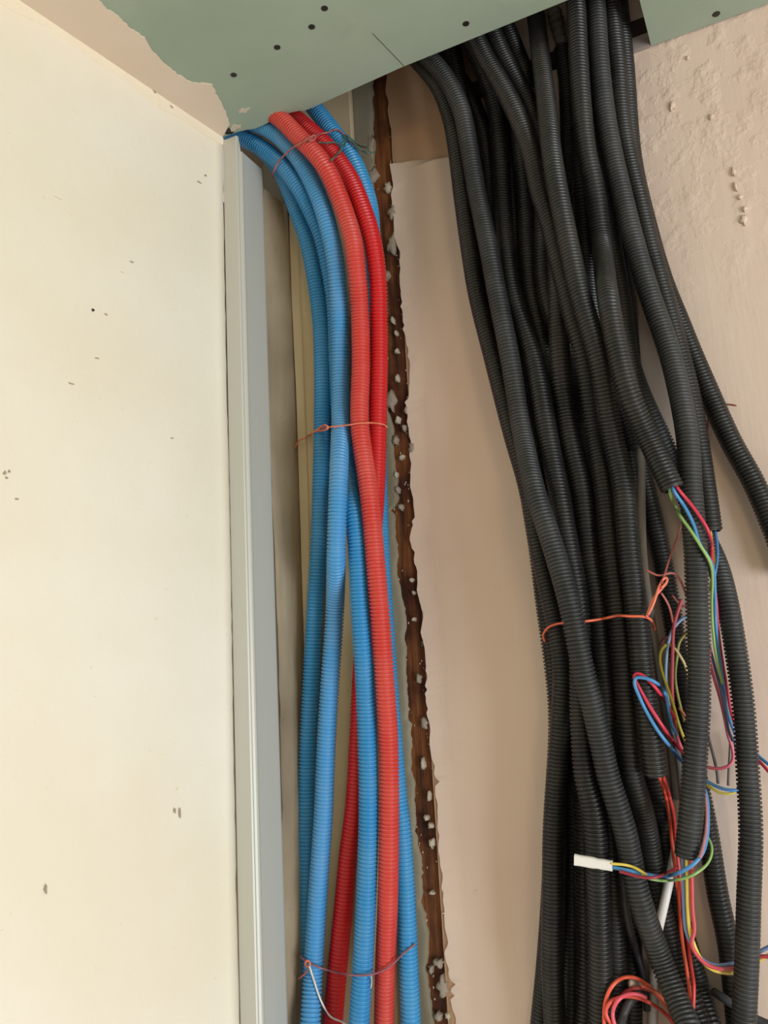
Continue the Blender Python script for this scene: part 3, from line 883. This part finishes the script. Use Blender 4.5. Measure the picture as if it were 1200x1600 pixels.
# ---------------------------------------------------------------- wires and conduits, placed from the wall outwards
FR = ('T12',)
HOLD = {'T10': [(-170, .02), (480, .03), (640, .09), (900, .108)],
        'T11': [(-170, .02), (900, .02), (1000, .045), (1100, .055), (1400, .070), (2000, .070)],
        'T13': [(-170, .02), (400, .037), (900, .045)],
        'T12': [(-170, .02), (560, .06), (740, .088), (900, .094), (1343, .100), (2000, .1)]}
base = {'T14': 0.006, 'T15': 0.004, 'T11': 0.006, 'Tr': 0.004}
for n in ['T14', 'T15', 'T3', 'Tx', 'T5', 'T6', 'T6b', 'T9', 'T11', 'T13', 'Tr', 'T1', 'T18', 'T4', 'T7', 'T8']:
    pack(n, base.get(n, 0.0), HOLD.get(n))

# grey crumpled cloth in the torn sleeve
def rag():
    pts = [(866, 18), (868, 30), (871, 42), (874, 55), (878, 68), (882, 78)]
    D9 = Dt('T9', 90)
    c = catmull(np.array(pts, float), 8)
    p = np.array([P(u, v, D9) for u, v in c])
    t = np.linspace(0, 1, len(p))
    r = (0.0092 + 0.0012 * np.sin(np.arange(len(p)) * 0.9)) * (1 - 0.25 * t)
    v, f = sweep(p, r, 12)
    v = v + rng.normal(0, 0.0006, v.shape)
    return link_mesh('cloth_plug', v, add_caps(v, f, 12), M['cloth'], None, True)
tag(rag(), 'grey crumpled cloth stuffed in the torn conduit end under the soffit', 'cloth')

# ties round the coloured pipes
t = wire('tie_wire', 'salmon orange tie wire looped round the blue and red pipes at mid height', 'tie wire',
         [(461, 700, 0.016), (466, 690, 0.022), (476, 684, 0.035), (486, 678), (497, 671), (510, 668), (528, 666), (545, 664), (565, 661), (585, 661), (601, 664), (606, 669, 0.05)], 0.0011, SAL)
wire('knot', None, None, [(492, 676), (500, 668), (508, 664), (514, 668), (508, 672), (498, 673), (492, 672)], 0.0012, SAL, parent=t)
t = wire('tie_wire', 'dull pink tie wire round the top of the pipes under the soffit', 'tie wire',
         [(425, 279), (428, 268), (436, 252), (450, 237), (464, 227), (482, 218), (498, 210), (512, 207), (528, 202), (540, 213), (552, 226), (566, 236), (576, 240, 0.06)], 0.0011, ROS)
wire('knot', None, None, [(474, 222), (484, 214), (494, 211), (491, 219), (481, 219)], 0.0011, ROS, parent=t)
t = wire('tie_wire', 'dark green tie wire knotted round the upper red and blue pipes', 'tie wire',
         [(516, 252), (525, 243), (535, 232), (541, 218), (538, 210), (548, 216), (560, 227), (575, 231, 0.08)], 0.0012, DGN)
wire('tail', None, None, [(541, 216), (552, 222), (560, 232), (572, 238, 0.085), (586, 238, 0.07)], 0.0011, DGN, parent=t)
wire('tail', None, None, [(497, 222), (510, 224), (522, 222), (535, 226), (540, 216)], 0.0011, DGN, parent=t)
t = wire('tie_wire', 'mauve tie wire with a white tail round the pipes near the bottom', 'tie wire',
         [(461, 1480, 0.02), (463, 1488), (472, 1497), (482, 1504), (500, 1512), (520, 1518), (545, 1523), (570, 1524), (590, 1520), (612, 1508), (628, 1492), (650, 1474, 0.03)], 0.0011, wmat('mauve_wire', (150, 92, 104)))
wire('knot', None, None, [(478, 1500), (484, 1502), (485, 1510), (479, 1511), (476, 1504), (482, 1500)], 0.0012, SAL, parent=t)
wire('tail', None, None, [(484, 1513), (476, 1522), (466, 1530)], 0.0011, ROS, parent=t)
wire('tail', None, None, [(483, 1508), (490, 1530), (500, 1560), (510, 1580), (518, 1590), (535, 1597), (550, 1610)], 0.0012, WHT, parent=t)
wire('tail', None, None, [(580, 1524), (581, 1535), (579, 1546)], 0.0006, WHT, parent=t)

# cables among the black conduits
dr = Dt('Tr', 706)
wire('cable', 'dusty grey cable hanging from the short conduit high in the bundle', 'cable',
     [(1000, 695, dr), (1002, 725, dr + .001), (1002, 780, dr + .003), (1004, 860), (1010, 920), (1018, 970), (1026, 1020), (1032, 1060), (1040, 1110), (1047, 1160), (1053, 1210), (1057, 1250)], 0.0047, DGR, ignore=('Tr', 'T8'), seg=12)
wire('cable', 'second grey cable squeezed between the front conduit and the wire tangle', 'cable',
     [(1044, 1095, 0.03), (1050, 1130, 0.03), (1058, 1170, 0.032), (1064, 1220, 0.034), (1068, 1260, 0.034)], 0.0036, wmat('mid_grey_cable', (104, 98, 92), 0.6), seg=10)
wire('cable', 'white cable passing behind the taped loop and the slanting conduit', 'cable',
     [(1060, 1285), (1058, 1305), (1053, 1340), (1045, 1380), (1036, 1420), (1028, 1455), (1022, 1490), (1021, 1540), (1019, 1600), (1018, 1680)], 0.0047, WHT, seg=12)
wire('cable', 'smooth black cable bending right in the gap beside the slanting conduit', 'cable',
     [(974, 1340), (975, 1370), (978, 1415), (984, 1450), (995, 1490), (1004, 1520), (1009, 1550), (1011, 1580)], 0.0038, BLK, seg=12)
wire('cable', 'smooth black cable at the bottom running right behind the far right conduit', 'cable',
     [(1114, 1549, 0.030), (1125, 1556, 0.036), (1140, 1566, 0.036), (1160, 1580, 0.034), (1180, 1592, 0.030), (1210, 1605, 0.030)], 0.0044, BLK, seg=12)
wire('cable', 'light grey cable in the bottom right corner behind the far right conduit', 'cable',
     [(1180, 1582, 0.012), (1185, 1590, 0.012), (1192, 1602, 0.018), (1210, 1625, 0.018)], 0.0032, wmat('light_grey_cable', (190, 184, 180)), seg=10)
wire('cable', 'cut grey cable crossing the red wire rings at the bottom', 'cable',
     [(962, 1680), (966, 1620), (974, 1585), (986, 1562), (1000, 1552)], 0.0045, wmat('charcoal_cable', (66, 64, 66)), seg=12)

# tie round the black bundle
t = wire('tie_wire', 'orange tie wire round the black conduits with a twisted knot at the right', 'tie wire',
         [(852, 1004), (849, 992), (857, 980), (870, 975), (886, 973), (912, 971), (935, 968), (950, 965), (965, 962), (985, 963), (1010, 964), (1018, 970), (1023, 984, 0.06)], 0.0014, wmat('orange_tie_wire', (236, 112, 80)))
DK = Dt('T8', 960) + 0.012
wire('knot', None, None, [(1010, 965, DK), (1016, 948, DK), (1022, 934, DK), (1032, 922, DK - .004), (1042, 910, DK - .008)], 0.0015, SAL, parent=t)
wire('knot', None, None, [(1012, 962, DK + .003), (1020, 946, DK), (1025, 932, DK), (1030, 916, DK - .004), (1041, 900, DK - .006), (1043, 908, DK - .008), (1032, 920, DK - .006)], 0.0014, SAL, parent=t)
wire('tail', None, None, [(1008, 890, DK - .01), (1018, 895, DK - .01), (1030, 900, DK - .01), (1040, 897, DK - .01), (1052, 895, DK - .015), (1062, 905, DK - .02), (1070, 925, DK - .025), (1073, 932, DK - .025)], 0.0012, ROS, parent=t)
wire('tail', None, None, [(1032, 925, DK - .008), (1042, 940, DK - .012), (1048, 955, DK - .016), (1052, 975, DK - .02)], 0.0012, ROS, parent=t)
wire('tie_wire', 'thin copper coloured wire rising behind the hanging conduit to the wall', 'tie wire',
     [(1034, 912, DK - .006), (1044, 880, DK - .02), (1058, 840, .070), (1068, 808, .055), (1076, 778, .046), (1087, 745, .016), (1097, 712, .010), (1101, 690, .008), (1106, 668, .004), (1107, 652, .0025), (1114, 640, .0025), (1130, 632, .003), (1152, 634, .01)], 0.0011, ROS)

# wires hanging right of the thick conduit
wire('electric_wire', 'pink wire running down beside the hanging conduit and hooking back at its end', 'wire',
     [(1104, 1010, 0.034), (1108, 1030, 0.034), (1116, 1060, 0.034), (1125, 1090, 0.033), (1132, 1120, 0.033), (1138, 1150, 0.032), (1144, 1168, 0.030), (1146, 1185, 0.030), (1140, 1196, 0.034), (1125, 1201, 0.036), (1110, 1200, 0.036), (1098, 1196, 0.036)], rw * 1.1, PNK)
wire('electric_wire', 'purple blue wire right of the hanging conduit, slanting down to the right', 'wire',
     [(1104, 998, 0.040), (1111, 1020, 0.040), (1119, 1050, 0.040), (1127, 1080, 0.044), (1133, 1110, 0.044), (1138, 1140, 0.042), (1146, 1160, 0.040)], rw, PUR)
wire('electric_wire', 'dull pink wire close along the right edge of the hanging conduit', 'wire',
     [(1110, 1010, 0.05), (1109, 1040, 0.05), (1107, 1080, 0.05), (1105, 1120, 0.05), (1102, 1160, 0.05)], rw * 0.8, PNK)
wire('electric_wire', 'dark grey wire hanging short, just right of the hanging conduit', 'wire',
     [(1102, 1136, 0.026), (1109, 1160, 0.026), (1117, 1190, 0.026), (1121, 1210, 0.026), (1122, 1226, 0.026)], rw, GRY)
wire('electric_wire', 'grey brown wire hanging straight above the blue loop', 'wire',
     [(1141, 1145, 0.022), (1141, 1170, 0.022), (1139, 1200, 0.022), (1138, 1229, 0.022)], rw * 0.9, wmat('grey_brown_wire', (110, 96, 90)))
wire('electric_wire', 'slate grey wire beside the far right conduit above the blue loop', 'wire',
     [(1146, 1150, 0.016), (1151, 1175, 0.016), (1155, 1200, 0.016), (1156, 1218, 0.016), (1153, 1231, 0.016)], rw * 0.9, wmat('slate_wire', (104, 110, 128)))
wire('electric_wire', 'bright blue wire looping from the hanging conduit to the far right conduit', 'wire',
     [(1085, 1212, 0.044), (1098, 1216, 0.044), (1110, 1224, 0.042), (1125, 1231, 0.040), (1142, 1235, 0.036), (1160, 1234, 0.032)], rw * 1.1, wmat('bright_blue_wire', (84, 150, 214)))
wire('electric_wire', 'faint yellow green wire under the bright blue loop', 'wire',
     [(1088, 1220, 0.038), (1104, 1226, 0.037), (1120, 1237, 0.034), (1134, 1241, 0.032), (1150, 1238, 0.028)], rw * 0.8, YEL)
wire('electric_wire', 'thin yellow green wire between the hanging conduit and the one behind', 'wire',
     [(1102, 1232, .05), (1105, 1245, .05), (1105, 1260, .05), (1103, 1275, .05)], rw * 0.7, YEL)
wire('electric_wire', 'upper blue wire leaving the frame right of the far right conduit', 'wire',
     [(1176, 1172, 0.016), (1188, 1184, 0.02), (1198, 1192, 0.025), (1215, 1205, 0.03)], rw * 1.1, BLU)
wire('electric_wire', 'upper red wire leaving the frame right of the far right conduit', 'wire',
     [(1176, 1180, 0.012), (1187, 1190, 0.015), (1196, 1200, 0.018), (1212, 1218, 0.022)], rw * 1.1, RED)
# tangle left of the hanging conduit: it lies in front of the bundle and behind that conduit
wire('electric_wire', 'dark brown wire hooked at the top of the tangle', 'wire',
     [(1032, 1010, .05), (1035, 1000, .05), (1042, 995, .052), (1050, 1000, .046), (1054, 1012, .044)], rw * 0.9, BRN)
wire('electric_wire', 'olive wire bending from the hanging conduit down behind the rose one', 'wire',
     [(1082, 985, .05), (1070, 992, .05), (1061, 1004, .05), (1058, 1025, .05), (1055, 1050, .05), (1056, 1070, .05), (1062, 1100, .05), (1070, 1130, .05)], rw, wmat('olive_wire', (146, 138, 66)))
wire('electric_wire', 'pale blue wire arching over the top of the tangle', 'wire',
     [(1080, 963, .056), (1070, 964, .056), (1060, 972, .056), (1050, 985, .056), (1044, 1005, .056), (1041, 1030, .056), (1040, 1060, .058), (1043, 1090, .06), (1046, 1120, .062), (1052, 1150, .062)], rw * 1.1, LBL)
wire('electric_wire', 'short cream wire tucked against the left side of the hanging conduit', 'wire',
     [(1044, 1005, .062), (1055, 1014, .062), (1062, 1024, .062), (1070, 1038, .06), (1075, 1056, .06), (1076, 1075, .058)], rw * 0.9, wmat('cream_wire', (216, 200, 140)))
wire('electric_wire', 'brown copper wire end poking out low in the tangle', 'wire',
     [(1060, 1106, .056), (1066, 1112, .056), (1072, 1122, .056), (1078, 1132, .056)], rw * 0.9, wmat('brown_copper_wire', (170, 100, 70)))
wire('electric_wire', 'pink wire stub hooked beside the hanging conduit above the tangle', 'wire',
     [(1050, 930, .05), (1058, 940, .05), (1066, 947, .05), (1075, 946, .05)], rw * 0.8, ROS)
wire('electric_wire', 'rose wire falling straight through the tangle beside the hanging conduit', 'wire',
     [(1066, 935, .066), (1058, 958, .066), (1052, 985, .066), (1051, 1020, .066), (1050, 1050, .066), (1050, 1080, .066), (1052, 1110, .068), (1056, 1140, .068), (1064, 1168, .066), (1076, 1186, .062)], rw * 1.2, wmat('rose_wire', (206, 84, 96)))
wire('electric_wire', 'bright yellow wire curving down through the middle of the tangle', 'wire',
     [(1042, 1006, .068), (1033, 1016, .07), (1031, 1032, .07), (1036, 1055, .072), (1045, 1080, .074), (1053, 1105, .074), (1060, 1130, .072), (1068, 1152, .07), (1078, 1170, .068)], rw, YEL)
wire('electric_wire', 'crimson wire loop left of the hanging conduit, in front of the black bundle', 'wire',
     [(1084, 1190, .070), (1070, 1178, .076), (1050, 1156), (1032, 1130), (1013, 1100), (999, 1075), (990, 1056), (995, 1051), (1008, 1058), (1022, 1072), (1034, 1088), (1044, 1104, .085), (1056, 1125, .078)], rw * 1.15, RED)
wire('electric_wire', 'blue wire loop following the crimson loop on its lower left side', 'wire',
     [(1084, 1204, .066), (1068, 1192, .072), (1048, 1168), (1028, 1142), (1009, 1110), (997, 1084), (991, 1068), (993, 1058), (1003, 1059), (1014, 1061), (1028, 1069), (1038, 1082, .09), (1043, 1100, .085), (1047, 1125, .08), (1058, 1150, .078)], rw * 1.1, BLU)
# pair out of the front conduit
d8 = Dt('T8', 1213)
wire('electric_wire', 'orange wire hanging from the front conduit mouth down past the white cable', 'wire',
     [(1026, 1200, d8 + .003), (1031, 1216, d8 + .004), (1040, 1245), (1046, 1280), (1049, 1310), (1054, 1350), (1059, 1390), (1062, 1430), (1066, 1470), (1072, 1510), (1077, 1545), (1079, 1572)], rw * 1.15, ORG, ignore=('T8',))
wire('electric_wire', 'red wire hanging beside the orange one from the front conduit mouth', 'wire',
     [(1032, 1200, d8 - .004), (1038, 1216, d8 - .004), (1046, 1245), (1053, 1275), (1055, 1305), (1060, 1350), (1065, 1390), (1069, 1430), (1074, 1470), (1080, 1510), (1084, 1540), (1083, 1578)], rw * 1.15, wmat('warm_red_wire', (222, 66, 62)), ignore=('T8',))
# rings of wire at the bottom
wire('cable', 'short beige cable end poking out inside the orange wire rings', 'cable',
     [(981, 1535), (992, 1537), (1006, 1540), (1020, 1546)], 0.0040, wmat('beige_cable', (206, 192, 176)), seg=12)
wire('electric_wire', 'dark red wire arch behind the other rings at the bottom', 'wire',
     [(964, 1566), (975, 1551), (992, 1544), (1012, 1546), (1030, 1558), (1044, 1574), (1052, 1590)], rw * 1.2, wmat('dark_red_wire', (168, 60, 62)))
wire('electric_wire', 'orange wire ring, the tallest of the loops at the bottom', 'wire',
     [(946, 1640), (944, 1600), (945, 1570), (954, 1544), (970, 1529), (990, 1527), (1010, 1538), (1030, 1558), (1046, 1580), (1056, 1610)], rw * 1.2, ORG)
wire('electric_wire', 'rusty orange wire under the arch, ending at the slanting conduit', 'wire',
     [(1000, 1540), (1014, 1544), (1028, 1553), (1042, 1568), (1052, 1584), (1058, 1600)], rw * 1.2, wmat('rusty_wire', (190, 84, 60)))
wire('electric_wire', 'vermilion wire crossing low through the tall orange ring', 'wire',
     [(972, 1640), (958, 1605), (946, 1584), (950, 1570), (965, 1559), (985, 1557), (1005, 1562), (1025, 1573), (1044, 1588), (1060, 1612)], rw * 1.2, wmat('vermilion_wire', (232, 84, 66)))
wire('electric_wire', 'pink red wire loop, innermost of the rings at the bottom', 'wire',
     [(978, 1640), (962, 1605), (957, 1585), (963, 1566), (976, 1555), (995, 1553), (1012, 1560)], rw * 1.2, wmat('pink_red_wire', (232, 92, 108)))

# the two frontmost conduits lie over all of that
pack('T2'); pack('T12', 0.0, HOLD['T12']); pack('T10', 0.0, HOLD['T10'])

# wires out of the mouth of the bent conduit, over the thick one
d10 = Dt('T10', 768); d13 = Dt('T13', 838)
wire('electric_wire', 'pale yellow wire from the short cut conduit merging into the twisted group', 'wire',
     [(1110, 828, d13), (1112, 842, d13), (1114, 858, d13), (1116, 880, d13), (1113, 900, d13 - .002), (1109, 925, d13 - .002)], rw * 0.9, YEL, ignore=('T13', 'T12'))
wire('electric_wire', 'dark blue wire from the short cut conduit curving into the twisted group', 'wire',
     [(1117, 828, d13), (1120, 845, d13 + .002), (1121, 870, d13 + .003), (1118, 893, d13 + .004), (1114, 915, d13 + .003), (1117, 935, d13)], rw, wmat('mid_blue_wire', (52, 110, 170)), ignore=('T13', 'T12'))
WG = None
wire('electric_wire', 'crimson wire leaving the upper right conduit mouth and joining the twisted group', 'wire',
     [(1052, 752, d10), (1061, 766, d10 + .002), (1078, 786), (1094, 808), (1106, 828), (1112, 850), (1112, 875, .066), (1114, 900, .062), (1119, 940, .056), (1122, 985, .05), (1128, 1030, .044), (1135, 1070, .036), (1142, 1110, .028), (1151, 1140, .018)], rw * 1.1, RED, ignore=('T10',))
wire('electric_wire', 'blue wire leaving the upper right conduit mouth, twisted down beside the crimson one', 'wire',
     [(1046, 754, d10 + .002), (1056, 772, d10 + .004), (1070, 792), (1084, 820), (1093, 850), (1108, 873, .100), (1115, 893, .088), (1117, 930, .072), (1118, 970, .055), (1123, 1020, .049), (1130, 1070, .040), (1137, 1115, .036), (1150, 1150, .030)], rw * 1.1, BLU, ignore=('T10',))
wire('electric_wire', 'green and yellow wire in the shadow of the blue one at the upper right mouth', 'wire',
     [(1044, 758, d10 - .005), (1049, 778, d10 - .005), (1063, 806), (1080, 830), (1094, 852), (1110, 880, .098), (1113, 905, .082), (1112, 940, .068), (1114, 985, .056), (1120, 1030, .052), (1129, 1070, .048)], rw, GRN, ignore=('T10',))
# ribbon out of the thick conduit
d12 = Dt('T12', 1343)
q12 = lambda du, dd: [(1072 + du, 1328, d12 + dd), (1071 + du, 1350, d12 + dd), (1072 + du, 1380, d12 + dd), (1073 + du, 1420, d12 + dd), (1076 + du, 1455, d12 + dd)]
wire('electric_wire', 'blue grey wire, left strand of the ribbon under the hanging conduit', 'wire', q12(-4, 0) + [(1079, 1472, d12), (1090, 1492, d12 - .008), (1108, 1506, d12 - .02), (1128, 1508, .056), (1150, 1504, .046), (1168, 1498, .042), (1185, 1488, .042), (1212, 1474, .042)], rw * 1.2, wmat('periwinkle_wire', (112, 140, 190)), ignore=('T12',))
wire('electric_wire', 'yellow wire, middle strand of the ribbon under the hanging conduit', 'wire', q12(2, 0.0) + [(1085, 1478, d12 + .004), (1096, 1500, d12 - .004), (1112, 1514, d12 - .016), (1132, 1520, .056), (1152, 1519, .046), (1172, 1510, .042), (1190, 1498, .042), (1212, 1488, .042)], rw * 1.2, wmat('yellow_wire', (226, 200, 84)), ignore=('T12',))
wire('electric_wire', 'red wire, right strand of the ribbon under the hanging conduit', 'wire', q12(9, 0.004) + [(1080, 1475, d12 + .009), (1090, 1494, d12 - .001), (1106, 1508, d12 - .013), (1126, 1514, .062), (1150, 1512, .050), (1170, 1504, .0455), (1188, 1494, .0455), (1212, 1498, .0455)], rw * 1.2, wmat('brick_red_wire', (196, 66, 74)), ignore=('T12',))
# white taped end with its loop
dT = max(surf(u_, v_) for u_, v_ in ((900, 1345), (915, 1347), (925, 1350), (940, 1350), (957, 1352))) + 0.0055
def taped():
    a, b = P(898, 1343, dT), P(957, 1353, dT)
    w = unit(b - a); upv = np.array([0, 0, 1.0]); nn = unit(np.cross(w, upv)); upv = np.cross(nn, w)
    v, f = [], []
    k = 14; rings = 9
    for i in range(rings):
        s = i / (rings - 1); c = a + (b - a) * s
        hh = 0.0056 - 0.0006 * s + rng.normal(0, 0.0002); tt = 0.0034
        for j in range(k):
            an = 2 * math.pi * j / k
            ca, sa = math.cos(an), math.sin(an)
            sq = lambda x: math.copysign(abs(x) ** 0.6, x)
            v.append(c + upv * sq(sa) * hh + nn * sq(ca) * tt + w * rng.normal(0, 0.0003))
    for i in range(rings - 1):
        for j in range(k):
            f.append((i * k + j, i * k + (j + 1) % k, (i + 1) * k + (j + 1) % k, (i + 1) * k + j))
    f.append(tuple(range(k - 1, -1, -1))); f.append(tuple(range((rings - 1) * k, rings * k)))
    return link_mesh('wrapped_tape', v, f, M['tape'], None, False)
loop = wire('electric_wire', 'blue wire with white taped end, looping up beside the hanging conduit', 'wire',
     [(952, 1354, dT), (962, 1356, dT), (980, 1360, dT), (1000, 1364), (1020, 1368), (1040, 1369), (1055, 1366), (1070, 1359), (1084, 1350, d12 + .006), (1097, 1334, d12), (1104, 1310, d12 - .006), (1106, 1275, d12 - .014), (1104, 1245, d12 - .022), (1098, 1226, d12 - .028)], rw * 1.25, BLU)
tp = taped(); tp.parent = loop; tp['label'] = 'white tape wrapped round the wire end'
wire('electric_wire', 'yellow wire leaving the white tape just above the blue one', 'wire',
     [(952, 1349, dT), (962, 1350, dT), (975, 1351, dT), (990, 1355), (1003, 1362), (1012, 1369)], rw * 0.9, wmat('yellow_wire', (226, 200, 84)))
wire('electric_wire', 'pale green wire loop below the blue one, closing beside the hanging conduit', 'wire',
     [(1000, 1367), (1016, 1373), (1034, 1376), (1055, 1375), (1074, 1371), (1088, 1364, d12 + .010), (1105, 1350, d12 - .006), (1112, 1334, d12 - .012), (1111, 1318, d12 - .018), (1104, 1306, d12 - .022)], rw * 0.9, GRN)
wire('electric_wire', 'dark pink wire under the blue one left of the hanging conduit', 'wire',
     [(966, 1361), (984, 1366), (1004, 1371), (1024, 1371), (1038, 1366), (1050, 1360), (1060, 1354)], rw, BRD)
wire('electric_wire', 'mauve wire bulging from the lower right side of the hanging conduit', 'wire',
     [(1100, 1236, d12 - .02), (1103, 1255, d12 - .016), (1104, 1280, d12 - .012), (1102, 1305, d12 - .008), (1098, 1325, d12 - .004), (1093, 1342, d12 - .004)], rw * 1.1, wmat('mauve_pink_wire', (176, 120, 128)))

# the sleeves themselves
LB = {
 'T14': 'black corrugated conduit branching off to the right frame edge, clear of the bundle',
 'T15': 'black corrugated conduit appearing behind the dusty grey cable, running down behind the coloured wires',
 'T3': 'black corrugated conduit set back between the second and third conduits near the soffit',
 'Tx': 'black corrugated conduit peeping out at the left edge below the orange tie',
 'T5': 'black corrugated conduit buried in shadow behind the left half of the bundle',
 'T6': 'black corrugated conduit seen only as a strip in the middle of the bundle',
 'T6b': 'black corrugated conduit deep in the bundle, reappearing behind the orange and red wire pair',
 'T9': 'black corrugated conduit with a torn top end stuffed with grey cloth',
 'T11': 'black corrugated conduit hanging at the far right, down to the bottom',
 'T13': 'black corrugated conduit cut off just right of the thick hanging one, blue wire leaving it',
 'Tr': 'black corrugated conduit cut short high up, dusty grey cable hanging from its mouth',
 'T1': 'leftmost black corrugated conduit against the pinkish wall above mid height',
 'T18': 'black corrugated conduit with pale lit ribs as it bends under the soffit',
 'T4': 'black corrugated conduit third from the left at mid height of the bundle',
 'T7': 'black corrugated conduit crossing from upper left behind the centre, running below through the tie',
 'T8': 'black corrugated conduit in the bundle front, cut off above the orange and red wires',
 'T10': 'black corrugated conduit bending right and cut off where red, blue and green wires spill out',
 'T2': 'dusty black corrugated conduit slanting in front of the orange tie to the lower right',
 'T12': 'thick black corrugated conduit hanging in front, cut off above the coloured ribbon of wires'}
for n in order:
    if not n.startswith('T'): continue
    p = path3(n)
    op = n in ('T13', 'Tr', 'T8', 'T10', 'T12')
    m = M['grey_black'] if n in ('T2', 'T11', 'T12') else M['black']
    if n == 'T9': p = p[::-1]; op = True
    o = corrugated('corrugated_conduit', p, tubes[n]['R'], 0.0041, 0.0019, m, 16, op)
    tag(o, LB[n], 'conduit', 'black corrugated conduits')
